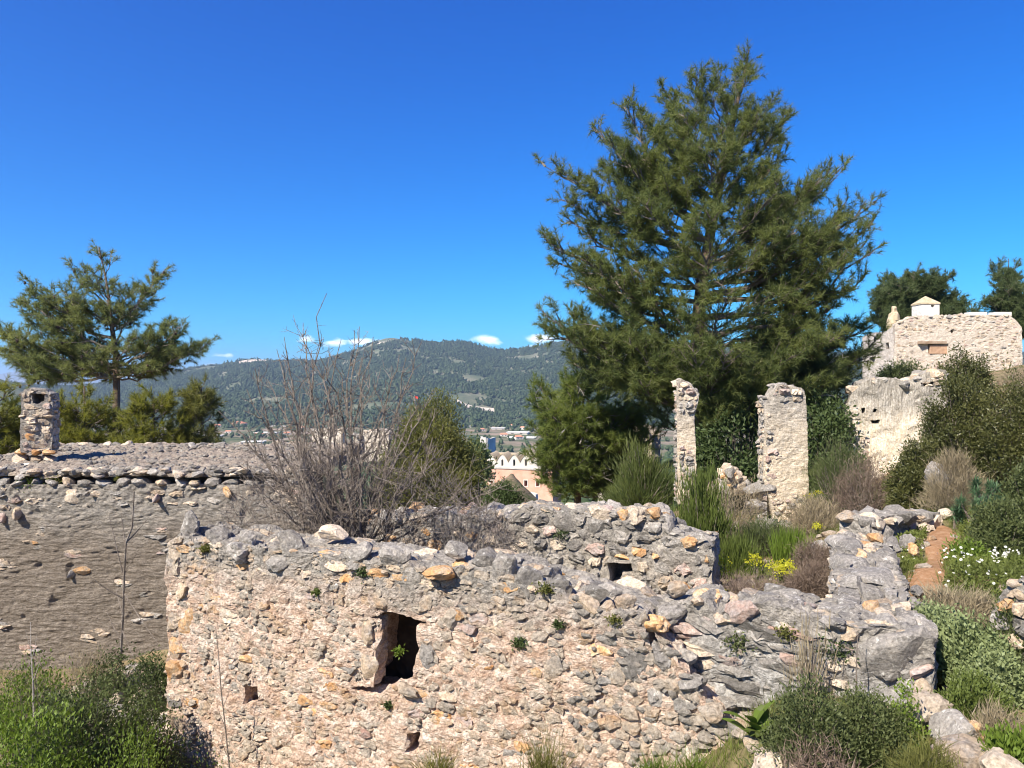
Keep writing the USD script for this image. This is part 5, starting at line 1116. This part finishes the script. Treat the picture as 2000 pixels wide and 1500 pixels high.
pine('pine_tree', 'large dark pine towering behind the two stone pillars', trB, .27, tips_px(trB, dB, tl), L_pine, 3, tips_px(trB, dB, ex), dens=32, dead=40, sub_n=13, tw_n=9, nl=.20, nw=.014)
# lighter pine low on its left
dL = 23.0
trL = np.array([P(u, v, dL) for u, v in [(1128, 1000), (1128, 930), (1130, 860), (1138, 790), (1150, 730)]])
tl = [(1042, 770, 850, -.3), (1052, 740, 820, .5), (1040, 830, 900, .3), (1036, 880, 930, -.5), (1050, 925, 950, .2), (1085, 955, 965, -.5), (1110, 720, 800, .3), (1160, 705, 780, -.3), (1210, 730, 820, .5), (1250, 770, 860, -.5), (1290, 800, 870, .6), (1300, 850, 900, -.4), (1230, 850, 900, -1.0), (1200, 900, 930, -.8), (1170, 950, 960, .5), (1250, 930, 950, .4), (1090, 800, 870, -1.2), (1150, 820, 890, -1.4), (1190, 780, 850, -1.2), (1075, 870, 920, -1.), (1120, 760, 830, -1.), (1270, 830, 900, .9), (1200, 960, 970, -.6), (1140, 890, 930, -1.2)]
tl = [(u - 14, v, a_, d_) for u, v, a_, d_ in tl]
rg = np.random.default_rng(40)
for q in range(44):
    a_, r_ = rg.uniform(0, 6.28), math.sqrt(rg.random()); u, v = 1170 + 128 * r_ * math.cos(a_), 845 + 128 * r_ * math.sin(a_); tl.append((u - 14, v, min(960, max(760, v + 55)), rg.uniform(-1.6, 1.2)))
pine('pine_tree', 'yellow green smaller pine left of the big pine, before the pink building', trL, .12, tips_px(trL, dL, tl), L_pine2, 4, twig=.36, dens=44, dead=30, sub_n=15, tw_n=10, start=.12, nl=.18, nw=.014)
# sparse pine on the left
dS = 22.0
trS = np.array([P(u, v, dS) for u, v in [(228, 900), (227, 800), (228, 740), (226, 690), (216, 620), (210, 560), (202, 520), (193, 482)]])
tl = [(192, 478, 520, 0), (212, 488, 540, .3), (133, 508, 600, .2), (150, 560, 640, -.6), (60, 552, 660, -.3), (24, 583, 690, .4), (90, 600, 680, -.8), (6, 648, 720, -.3), (-10, 690, 735, .3), (40, 700, 735, -.6), (100, 705, 735, .6), (160, 715, 738, -.4), (318, 522, 640, .3), (290, 575, 670, -.4), (332, 625, 700, .4), (372, 632, 715, -.4), (412, 665, 725, .2),
      (385, 695, 732, -.5), (330, 705, 735, .7), (290, 715, 738, -.8), (255, 545, 610, .6), (245, 600, 660, -.9), (180, 620, 680, -1.), (270, 650, 710, .9), (120, 650, 710, .9), (200, 680, 725, -1.3), (300, 660, 715, -1.1), (60, 650, 715, .2)]
rg = np.random.default_rng(41)
for q in range(20):
    v = rg.uniform(530, 725); w_ = np.interp(v, [530, 640, 725], [45, 130, 175]); tl.append((212 + w_ * rg.uniform(-1, 1), v, min(738, v + rg.uniform(30, 60)), rg.uniform(-1.5, 1.5)))
pine('pine_tree', 'sparse open pine with bare trunk behind the plaster house at the left', trS, .13, tips_px(trS, dS, tl), L_pineleft, 5, twig=.30, dens=44, cones=230, sub_n=13, tw_n=9, nl=.18, nw=.012, start=.25)
# low pines behind the earth roof
for lab, u, v0, v1, d, w, mt, sd in [('yellow green young pine cut by the left picture edge behind the chimney', -5, 960, 745, 19, 62, L_pineyel, 21), ('yellow green low pine between chimney and sparse pine trunk', 165, 950, 742, 19.5, 80, L_pineyel, 22), ('low yellowish pine boughs right of the sparse pine trunk', 300, 950, 762, 18.5, 70, L_pineyel, 23), ('dark rounded young pine at the right of the low pines', 393, 960, 742, 19.2, 45, L_olive, 24)]:
    tk = np.array([P(u, v, d) for v in np.linspace(v0, v1 + 12, 5)]); rg = np.random.default_rng(sd); tl = [(u, v1, v1 + 40, 0)]
    for q in range(42):
        v = rg.uniform(v1 + 8, 880); a = rg.uniform(0, 6.28); rr_ = w * (.45 + .55 * min(1, (v - v1) / 60)) * rg.uniform(.7, 1.1); tl.append((u + rr_ * math.cos(a), v, min(v0 - 10, v + 30), rr_ / F * d * math.sin(a)))
    pine('pine_tree', lab, tk, .07, tips_px(tk, d, tl), mt, sd, twig=.30, dens=40, sub_n=14, tw_n=10, nl=.17, nw=.013, start=.12)
# pines behind the ruined house
for lab, d, tk, w, hh, sd in [('round headed pine with three lobes behind the white chimney', 47, [(1790, 760), (1790, 660), (1785, 530)], None, None, 31), ('conical dark pine at the right edge behind the ruined house', 44, [(1968, 760), (1968, 640), (1970, 505)], None, None, 32), ('small distant pine between the two pines behind the house', 62, [(1897, 690), (1897, 640), (1897, 594)], None, None, 33)]:
    tk = np.array([P(u, v, d) for u, v in tk]); rg = np.random.default_rng(sd); tl = []
    lobes = {31: [(1765, 555, 48, 40), (1812, 550, 38, 36), (1848, 590, 34, 40), (1735, 585, 30, 34), (1790, 600, 70, 40), (1840, 620, 40, 26), (1760, 625, 50, 26)], 32: [(1970, 530, 26, 34), (1965, 580, 45, 34), (1975, 625, 55, 30), (1995, 600, 40, 50)], 33: [(1897, 605, 17, 12)]}[sd]
    for cu, cv, ru, rv_ in lobes:
        for q in range(max(5, int(ru * .42))):
            a, r_ = rg.uniform(0, 6.28), math.sqrt(rg.random()); tl.append((cu + ru * r_ * math.cos(a), cv - rv_ * r_ * math.sin(a), cv + rv_ * 1.3, rg.uniform(-1, 1) * ru / F * d))
    pine('pine_tree', lab, tk, .2, tips_px(tk, d, tl), L_pinefar, sd, twig=.5, dens=34, sub_n=10, tw_n=10, nl=.28, nw=.026, start=.35)

# the bare shrub
R = np.random.default_rng(8)
dbs = 8.9; b0 = P(668, 1085, dbs); sh = thing('bare_shrub', 'leafless many stemmed shrub with reddish brown twigs inside the ruin', 'shrub', b0)
stems = [(638, 573, 0), (583, 628, .2), (565, 660, -.2), (525, 680, .3), (515, 720, -.3), (470, 760, .2), (452, 800, -.4), (695, 635, .2), (735, 660, -.2), (678, 640, .4), (820, 665, .2), (800, 700, -.3), (770, 690, .4), (745, 740, -.5), (810, 780, .3), (850, 850, -.3), (880, 880, .3), (930, 920, 0), (470, 850, .1), (480, 900, -.3), (600, 740, -.6), (650, 700, -.6), (700, 730, .7), (560, 790, .6), (620, 680, .5), (900, 960, -.2), (520, 930, -.5), (950, 985, .2), (760, 830, -.7), (690, 800, -.8), (500, 800, .5), (590, 850, -.8), (840, 760, .4), (990, 950, .1), (455, 940, .2), (640, 900, -.9), (720, 920, -.9), (800, 900, -.8), (610, 650, -.3), (655, 660, .3), (545, 740, .2), (500, 740, .4), (720, 700, -.4), (750, 780, .2), (790, 820, -.5), (580, 760, .7), (630, 780, .6), (670, 760, -.7), (530, 800, -.4), (840, 800, .6), (760, 880, .4)]
W_ = MB(); fine0, fine1, fr_ = [], [], []
for u, v, dd in stems:
    tip = P(u, v, dbs) + [0, dd, 0]; a = b0 + np.array([R.normal() * .22, R.normal() * .18, 0]); L = np.linalg.norm(tip - a)
    mid = a + (tip - a) * .5 + np.array([(tip[0] - a[0]) * .10, 0, .0]) + R.normal(size=3) * .07 * L
    n = 14; c = bez(a, mid, tip, n) + np.r_[[np.zeros(3)], R.normal(size=(n - 2, 3)) * .007 * L, [np.zeros(3)]]
    W_.add(*tube(c, np.linspace(.016 * min(1.3, L / 2), .004, n), 5))
    for q in range(int(13 * L)):
        f = R.uniform(.12, .97); i = int(f * (n - 1)); d = unit(c[min(i + 1, n - 1)] - c[i - 1 if i else 0]); l = R.uniform(.12, .55) * (1.1 - .55 * f)
        e = c[i] + unit(d * R.uniform(.4, 1) + R.normal(size=3) * .65 + [0, 0, .15]) * l; m_ = (c[i] + e) / 2 + R.normal(size=3) * .05 * l
        fine0 += [c[i], m_]; fine1 += [m_, e]; fr_ += [.005, .0038]
        for h in range(3):
            g = R.random(); s0 = c[i] * (1 - g) + e * g; s1 = s0 + unit(d * .5 + R.normal(size=3) * .8) * l * R.uniform(.2, .5); fine0.append(s0); fine1.append(s1); fr_.append(.0028)
part(sh, 'stems', W_, M_twig); part(sh, 'twigs', sticks(np.array(fine0), np.array(fine1), np.array(fr_), np.array(fr_) * .6), M_twig)
# the tangle of thin twigs at its foot
n = 2000; uu = R.uniform(440, 1010, n); vv = 1085 - 175 * R.random(n) ** .8 * np.clip(1.15 - ((uu - 700) / 330) ** 2, .15, 1); dd = R.uniform(7.9, 9.6, n)
vv += np.clip((uu - 850) / 150, 0, 1) * 10; a = np.stack([(uu - 1000) / F * dd, dd, (750 - vv) / F * dd], 1); e = a + unit(R.normal(size=(n, 3)) + [0, 0, .7]) * R.uniform(.08, .34, n)[:, None]
part(sh, 'twig_tangle', sticks(a, e, .0034, .0018), M_twig, kind='stuff')
# sapling in front of the plaster wall and the thin stems
def sapling(name, label, cat, pts, d, r, brs, mat=M_twig):
    r_ = thing(name, label, cat, P(*pts[0], d)); c = np.array([P(u, v, d) for u, v in pts]); part(r_, 'stem', tube(c, np.linspace(r, r * .4, len(c)), 6), mat)
    for (u0, v0), (u1, v1), dz in brs:
        a, e = P(u0, v0, d), P(u1, v1, d) + [0, dz, 0]; c = bez(a, (a + e) / 2 + [0, 0, -.03], e, 6); part(r_, 'branch', tube(c, np.linspace(r * .45, r * .15, 6), 4), mat)
    return r_
sapling('sapling', 'thin leafless sapling standing in front of the scratched plaster wall', 'sapling', [(226, 1390), (234, 1310), (240, 1200), (242, 1130), (246, 1060), (258, 1030), (262, 960)], 9.4, .020,
        [((240, 1120), (205, 1010), .1), ((243, 1115), (285, 1060), -.1), ((245, 1065), (228, 1000), .1), ((243, 1170), (195, 1120), -.2), ((243, 1160), (330, 1240), -.3), ((246, 1060), (285, 1010), .1), ((240, 1200), (210, 1160), .2), ((238, 1230), (300, 1300), -.3), ((236, 1250), (200, 1200), .1)])
sapling('dry_stalk', 'dry thin stalk growing up the left part of the stone wall', 'plant', [(448, 1500), (440, 1420), (432, 1350), (427, 1280), (421, 1225)], 7.25, .008, [((436, 1380), (455, 1330), -.02), ((440, 1420), (425, 1370), -.03), ((444, 1460), (462, 1420), -.03), ((446, 1480), (430, 1430), -.03), ((432, 1350), (446, 1310), -.02)])
sapling('dry_stalk', 'thin grey stake standing on the low pale wall', 'plant', [(1672, 1360), (1673, 1290), (1676, 1230)], 5.2, .006, [((1673, 1300), (1663, 1262), 0)])
sapling('dry_stalk', 'reddish dry stalk rising from the shrub before the plaster wall', 'plant', [(66, 1400), (64, 1330), (60, 1260), (60, 1215)], 7.5, .007, [((62, 1290), (72, 1240), 0), ((61, 1270), (50, 1230), 0), ((64, 1330), (80, 1285), 0), ((64, 1310), (50, 1270), 0)], M_dead)

# ------------------------------------------------------------------ shrubs and small plants
LM = dict(bright=L_bright, ivy=L_ivy, dry=L_dry, olive=L_olive, dkgreen=L_dkgreen, pinefar=L_pinefar, broom=L_broom, straw=L_straw, greyg=L_greyg, oak=L_oak, phlomis=L_phlomis, pine2=L_pine2, pine=L_pine)
def shrub(kind, label, cat, u, v, d, w, h, o, seed):
    global R
    R = np.random.default_rng(seed); k = d / F; b = P(u, v, d); b[2] = gz(b[0], b[1]); top = (750 - (v - h)) * k
    rx, ry, hh = w * k / 2, w * k * .42, max(.12, top - b[2]); name = {'leafy': 'leafy_shrub', 'twiggy': 'dry_shrub', 'broom': 'broom_shrub', 'spurge': 'yellow_spurge', 'rosette': 'tree_spurge', 'phlomis': 'woolly_shrub', 'bigleaf': 'big_leaved_plant'}[kind]
    r_ = thing(name, label, cat, b); n = o.get('n', 4000); L = o.get('L', .05); up = o.get('up', .5)
    if kind in ('leafy', 'twiggy', 'phlomis', 'broom'):
        nc = int(np.clip(n / 70, 30, 420)); a = R.uniform(0, 2 * np.pi, nc); el = np.arcsin(R.random(nc)); lump = .50 + .95 * fbm(np.stack([np.cos(a) * 2.3 + seed, np.sin(a) * 2.3, el * 2.4], -1), 3, seed % 50)
        rr_ = lump * np.where(R.random(nc) < .75, R.uniform(.8, 1.0, nc), R.uniform(.35, .8, nc))
        cen_ = b + np.stack([rx * rr_ * np.cos(el) * np.cos(a), ry * rr_ * np.cos(el) * np.sin(a), hh * (.06 + .94 * rr_ * np.sin(el))], 1)
        out = unit((cen_ - b) / [rx, ry, hh] * [1, 1, .8])
        st = MB(); root = b + np.stack([R.normal(size=nc) * rx * .12, R.normal(size=nc) * ry * .12, np.zeros(nc)], 1); mid = (root + cen_) / 2 + R.normal(size=(nc, 3)) * .06 * rx
        rs = max(.003, .012 * k / .005 * .5); st.add(*sticks(root, mid, rs, rs * .7)); st.add(*sticks(mid, cen_, rs * .7, rs * .35)); part(r_, 'stems', st, M_twig)
        idx = R.integers(0, nc, n); sg = .5 * (rx * ry * hh) ** (1 / 3) * 2.6 / nc ** .45
        if kind == 'broom':
            p = cen_[idx] + R.normal(size=(n, 3)) * sg * .8 - out[idx] * R.random(n)[:, None] * rx * .5; d_ = unit(out[idx] * .5 + [0, 0, up] + rdir(n) * .35); s = unit(np.cross(d_, rdir(n)))
            m = needles(p, d_, s, L * R.uniform(.6, 1.3, n), L * .07 if n > 1000 else L * .05)
        elif kind == 'twiggy':
            p = cen_[idx] + R.normal(size=(n, 3)) * sg; d_ = unit(out[idx] * .6 + [0, 0, up * .5] + rdir(n) * .8); s = unit(np.cross(d_, rdir(n))); m = needles(p, d_, s, L * R.uniform(.6, 1.8, n), max(.0035, L * .09))
        else:
            fl = .40 if kind == 'leafy' else .55
            if kind == 'phlomis': n = n * 3; idx = R.integers(0, nc, n)
            p = cen_[idx] + R.normal(size=(n, 3)) * sg; d_ = unit(out[idx] * .7 + [0, 0, up] + rdir(n) * 1.0); s = unit(np.cross(d_, rdir(n) + out[idx] * .3)); m = leaf_quads(p, d_, s, L * R.uniform(.55, 1.25, n), L * fl * R.uniform(.7, 1.2, n))
        v_, f_ = m; zmin = ground(v_[:, 0], v_[:, 1]) - .02 if d < 30 else v_[:, 2]
        part(r_, 'twigs' if kind == 'twiggy' else 'foliage', (np.c_[v_[:, :2], np.maximum(v_[:, 2], zmin)], f_), LM[o['mat']])
    elif kind == 'spurge':
        st, fl, lf = MB(), MB(), MB()
        for q in range(n):
            a = R.uniform(0, 6.28); e = b + np.array([rx * math.cos(a) * R.random() ** .5, ry * math.sin(a) * R.random() ** .5, hh * R.uniform(.6, 1.0)]); st.add(*tube([b, (b + e) / 2 + [0, 0, .03], e], [.006, .005, .004], 4))
            m = 46; p = e + R.normal(size=(m, 3)) * [.035, .035, .02]; d_ = unit(R.normal(size=(m, 3)) * .7 + [0, 0, .8]); part(r_, 'flower_head', leaf_quads(p, d_, unit(np.cross(d_, rdir(m))), .022, .018), L_yellow)
            m = 26; t = R.random(m)[:, None]; p = b + (e - b) * t; d_ = unit(rdir(m) + [0, 0, .4]); lf.add(*leaf_quads(p, d_, unit(np.cross(d_, rdir(m))), .045, .010))
        part(r_, 'stems', st, M_twig); part(r_, 'leaves', lf, L_broom)
    elif kind == 'rosette':
        st, lf = MB(), MB()
        for q in range(n):
            e = b + np.array([R.uniform(-1, 1) * rx * .8, R.uniform(-1, 1) * ry * .8, hh * R.uniform(.45, .8)]); st.add(*tube([b + [R.normal() * .03, 0, 0], (b + e) / 2, e], [.016, .013, .01], 5))
            m = 85; d_ = unit(rdir(m) + [0, 0, .45]); p = e + d_ * .015 - np.array([0, 0, 1]) * R.random(m)[:, None] * .08; lf.add(*leaf_quads(p, d_, unit(np.cross(d_, [0, 0, 1.]) + .1), L * R.uniform(.6, 1.1, m), .014))
        part(r_, 'stems', st, M_limb); part(r_, 'leaves', lf, L_spurge)
    elif kind == 'bigleaf':
        for q in range(15):
            a = R.uniform(0, 6.28); el = R.uniform(.35, 1.25); l = R.uniform(.16, .30); d0 = np.array([math.cos(a) * math.cos(el), math.sin(a) * math.cos(el), math.sin(el)]); s = unit(np.cross(d0, [0, 0, 1.])); base = b + [R.normal() * .03, R.normal() * .03, R.uniform(.0, .10)]
            t = np.linspace(0, 1, 8); wd = .045 * np.sin(np.pi * np.clip(t * .93 + .05, 0, 1)) ** .8 * R.uniform(.8, 1.3); c = base + d0 * (t * l)[:, None] + np.array([0, 0, -1]) * (t ** 2 * l * .35)[:, None]
            v_ = np.vstack([c - s * wd[:, None] + [0, 0, .008], c, c + s * wd[:, None] + [0, 0, .008]]); f_ = np.vstack([[[i, i + 1, 9 + i], [i, 9 + i, 8 + i], [8 + i, 9 + i, 17 + i], [8 + i, 17 + i, 16 + i]] for i in range(7)])
            part(r_, 'leaf', (v_, f_), L_bright if q % 3 else L_broom, smooth=True)
for q, (kind, lab, cat, u, v, d, w, h, o) in enumerate(PL):
    if not o.get('skip'): shrub(kind, lab, cat, u, v, d, w, h, o, 500 + q)

# little weeds rooted in the walls
def weed(label, c, r, mat, n=260, L=.035, up=.4, seed=0):
    global R
    R = np.random.default_rng(900 + seed); r_ = thing('wall_weed', label, 'weed', c); d_ = unit(rdir(n) + np.array([-.1, -.5, up])); p = c + R.normal(size=(n, 3)) * r * .38 * np.array([1.2, .7, .8])
    part(r_, 'foliage', leaf_quads(p, d_, unit(np.cross(d_, rdir(n))), L * R.uniform(.6, 1.2, n), L * .4), LM[mat]); a = np.repeat(c[None] + [0, .05, -.02], 14, 0); part(r_, 'stems', sticks(a, a + unit(rdir(14) + [0, -.6, .4]) * r, .003, .0015), M_twig)
wl_ = [(A, 712, 1118, .07, 'dkgreen', 'dark weed under the boulders on top of the stone wall'), (A, 625, 1156, .05, 'broom', 'small green weed high on the left part of the stone wall'), (A, 1018, 1256, .07, 'dkgreen', 'dark weed on the stone wall to the right of the window hole'), (A, 1068, 1150, .08, 'olive', 'olive tuft on the crest of the stone wall near its middle'), (A, 1095, 1218, .05, 'dkgreen', 'dark weed below the crest, right of the window hole'), (A, 1206, 1210, .06, 'olive', 'olive weed beside the dark cleft of the stone wall'),
       (A, 762, 1376, .04, 'dkgreen', 'tiny weed just under the window hole'), (A, 405, 1072, .06, 'olive', 'olive tuft on the left end of the stone wall'), (D, 1100, 1042, .10, 'dkgreen', 'green weed below the top of the back wall'), (B, 1446, 1254, .12, 'greyg', 'grey green weed on the face of the low pale wall'), (B, 1640, 1268, .14, 'dkgreen', 'dark green cushion on the face of the low pale wall'), (B, 1540, 1236, .08, 'olive', 'brown green tuft at the top of the low pale wall'),
       (A, 765, 1282, .05, 'bright', 'thin green sprig inside the window hole'), (E, 60, 943, .16, 'bright', 'green grass tuft on the roof edge below the chimney'), (E, 105, 940, .14, 'olive', 'brown green tuft on the roof edge right of the chimney base'), (E, 228, 936, .05, 'olive', 'tiny tuft hanging under the eave')]
for q, (fc, u, v, r, mt, lab) in enumerate(wl_):
    s, z = fc.uv(u, v); weed(lab, fc.w(s, -.12 if 'inside' in lab else (.02 if fc is not E else -.02), z), r, mt, seed=q, n=int(120 + 1600 * r), up=.6)
for q, (u, d, h, mt, lab) in enumerate([(1060, 5.9, .42, 'olive', 'arching grass at the foot of the stone wall, bottom edge'), (1280, 5.35, .20, 'bright', 'small green plant at the bottom edge under the broken wall end'), (1350, 5.2, .24, 'bright', 'upright green plant at the bottom edge, right of its smaller neighbour'), (1590, 5.15, .34, 'straw', 'straw coloured tuft before the low pale wall'), (850, 6.5, .30, 'olive', 'green tuft at the bottom edge under the window hole')]):
    R = np.random.default_rng(950 + q); n = 170; c = P(u, 1512, d); r_ = thing('grass_tuft', lab, 'grass tuft', c); p = c + R.normal(size=(n, 3)) * [.07, .03, .01]; d_ = unit(R.normal(size=(n, 3)) * [.55, .3, .2] + [0, -.1, 1.]); part(r_, 'blades', needles(p, d_, unit(np.cross(d_, rdir(n))), h * R.uniform(.4, 1.1, n), .007), LM[mt])

# ------------------------------------------------------------------ path, grass and flowers on the right terrace
R = np.random.default_rng(60)
pc = [(1830, 1015, 10.8), (1843, 1045, 9.9), (1838, 1080, 8.9), (1822, 1115, 8.0), (1805, 1150, 7.2), (1790, 1180, 6.6)]
pp = np.array([P(u, v, d)[:2] for u, v, d in pc]); t = np.linspace(0, 1, len(pp)); tq = np.linspace(0, 1, 90); line = np.stack([np.interp(tq, t, pp[:, k]) for k in (0, 1)], 1)
for _ in range(8): line[1:-1] = .25 * line[:-2] + .5 * line[1:-1] + .25 * line[2:]
tg = unit(np.gradient(line, axis=0)); nr_ = np.stack([-tg[:, 1], tg[:, 0]], 1); wv = np.linspace(-1, 1, 15)
wd = (.11 + .13 * np.stack([fbm(np.c_[tq * 9, 0 * tq + s, 0 * tq], 3, 7) for s in (0, 5)], 1)) * np.clip(np.minimum(tq, 1 - tq) * 9, .15, 1)[:, None]
XY = line[:, None] + nr_[:, None] * (np.where(wv < 0, wv * wd[:, :1], wv * wd[:, 1:]))[..., None]
zz = ground(XY[..., 0], XY[..., 1]) + .03 * (1 - np.abs(wv) ** 3)[None] - .012
M_path = look('orange_soil', {'g': ('geometry', {}), 'n': ('noise_texture', {'scale': 14., 'detail': 8., 'roughness': .75}), 'r': ('rgb_ramp', {'ramp': [(.3, (.22, .125, .06)), (.5, (.33, .185, .10)), (.64, (.40, .26, .16)), (.75, (.46, .36, .27))]}), 'b': ('bump', {'strength': 1., 'distance': .04}), 'p': ('principled_bsdf', {'roughness': .95, 'specular_ior_level': .1})},
    [('g.position', 'n.vector'), ('n.fac', 'r.fac'), ('r.color', 'p.base_color'), ('n.fac', 'b.height'), ('b.normal', 'p.normal')], 'p.BSDF')
single('path', (np.concatenate([XY, zz[..., None]], -1).reshape(-1, 3), grid_faces(90, 15)), M_path, kind='structure', smooth=True)
def on_ground(n, fn):
    x, y = fn(n); return np.stack([x, y, ground(x, y)], 1)
def dist_path(p): return np.min(np.linalg.norm(p[:, None, :2] - line[None, ::3], axis=2), axis=1)
# grass on the right terrace and in the scrub
N = 90000; y = R.uniform(3.4, 17, N); u = np.where(R.random(N) < .7, R.uniform(1640, 2080, N), R.uniform(1300, 1700, N)); x = (u - 1000) / F * y
p = np.stack([x, y, ground(x, y)], 1); patch = fbm(np.stack([x * 1.1, y * 1.1, 0 * x], -1), 4, 14); dp = dist_path(p)
keep = (patch > .44) & (dp > .13); p = p[keep]; n = len(p); d_ = unit(R.normal(size=(n, 3)) * .42 + [0, 0, 1.]); h = .06 + .15 * R.random(n) ** 1.5 * (patch[keep] * 1.6)
single('grass', needles(p - [0, 0, .01], d_, unit(np.cross(d_, rdir(n))), h, .007), L_grass, 'low green and straw coloured grass on the terraces at the right', 'grass', kind='stuff')
n = 26000; y = R.uniform(5.5, 10.5, n); u = R.uniform(1740, 2020, n); x = (u - 1000) / F * y; p = np.stack([x, y, ground(x, y)], 1); keep = dist_path(p) > .19; p = p[keep]; n = len(p)
d_ = unit(rdir(n) + [0, 0, .5]); single('ground_cover', leaf_quads(p + [0, 0, .03] + R.random((n, 1)) * [0, 0, .07], d_, unit(np.cross(d_, rdir(n))), .035 * R.uniform(.6, 1.3, n), .018), L_grass, 'small leaved bright green herbs on both sides of the path', 'herbs', kind='stuff')
# daisies
b, c_ = MB(), MB(); k = 0
for cu, cv, cd, su, n in [(1905, 1140, 7.3, 70, 52), (1778, 1095, 8.3, 18, 10), (1965, 1110, 7.6, 25, 18), (1860, 1130, 7.7, 24, 14), (1950, 950, 11, 40, 16), (1470, 985, 13.5, 40, 16)]:
    for q in range(n):
        uu, dd = cu + R.normal() * su * .7, cd + R.normal() * .42; x, y = (uu - 1000) / F * dd, dd; p = np.array([x, y, gz(x, y) + R.uniform(.10, .22)]); nn = unit(R.normal(size=3) * .4 + [-.15, -.5, .8]); a = unit(np.cross(nn, [.3, .9, .1])); bb = np.cross(nn, a); r = .0145 * R.uniform(.7, 1.2)
        th_ = np.arange(9) * 2 * np.pi / 9; ds = a * np.cos(th_)[:, None] + bb * np.sin(th_)[:, None]; sd = np.cross(nn, ds); b.add(*leaf_quads(np.repeat(p[None], 9, 0), ds, sd, r, r * .55)); c_.add(*leaf_quads(np.repeat(p[None] + nn * .004, 5, 0), ds[:5], sd[:5], r * .32, r * .5))
dz = thing('daisies', 'white daisies scattered in the green beside the path', 'flowers', P(1905, 1140, 7.3)); stage.GetPrimAtPath(dz).SetCustomDataByKey('kind', 'stuff')
part(dz, 'petals', b, L_white); part(dz, 'flower_centres', c_, L_yellow)
# loose small stones on the soil
b = MB(); n = 520
for q in range(n):
    y = R.uniform(4, 16); u = R.choice([R.uniform(1700, 2050), R.uniform(1380, 1660)]); x = (u - 1000) / F * y; r = R.uniform(.015, .06) * (1 if q % 9 else 1.8); v_, f_ = boulder((x, y, gz(x, y) + r * .2), (r * 1.3, r, r * .7), R, 1, .3); b.add(v_, f_)
single('loose_stones', b, ST['mixed'], 'small loose stones strewn over the soil of the terraces', 'stones', kind='stuff')
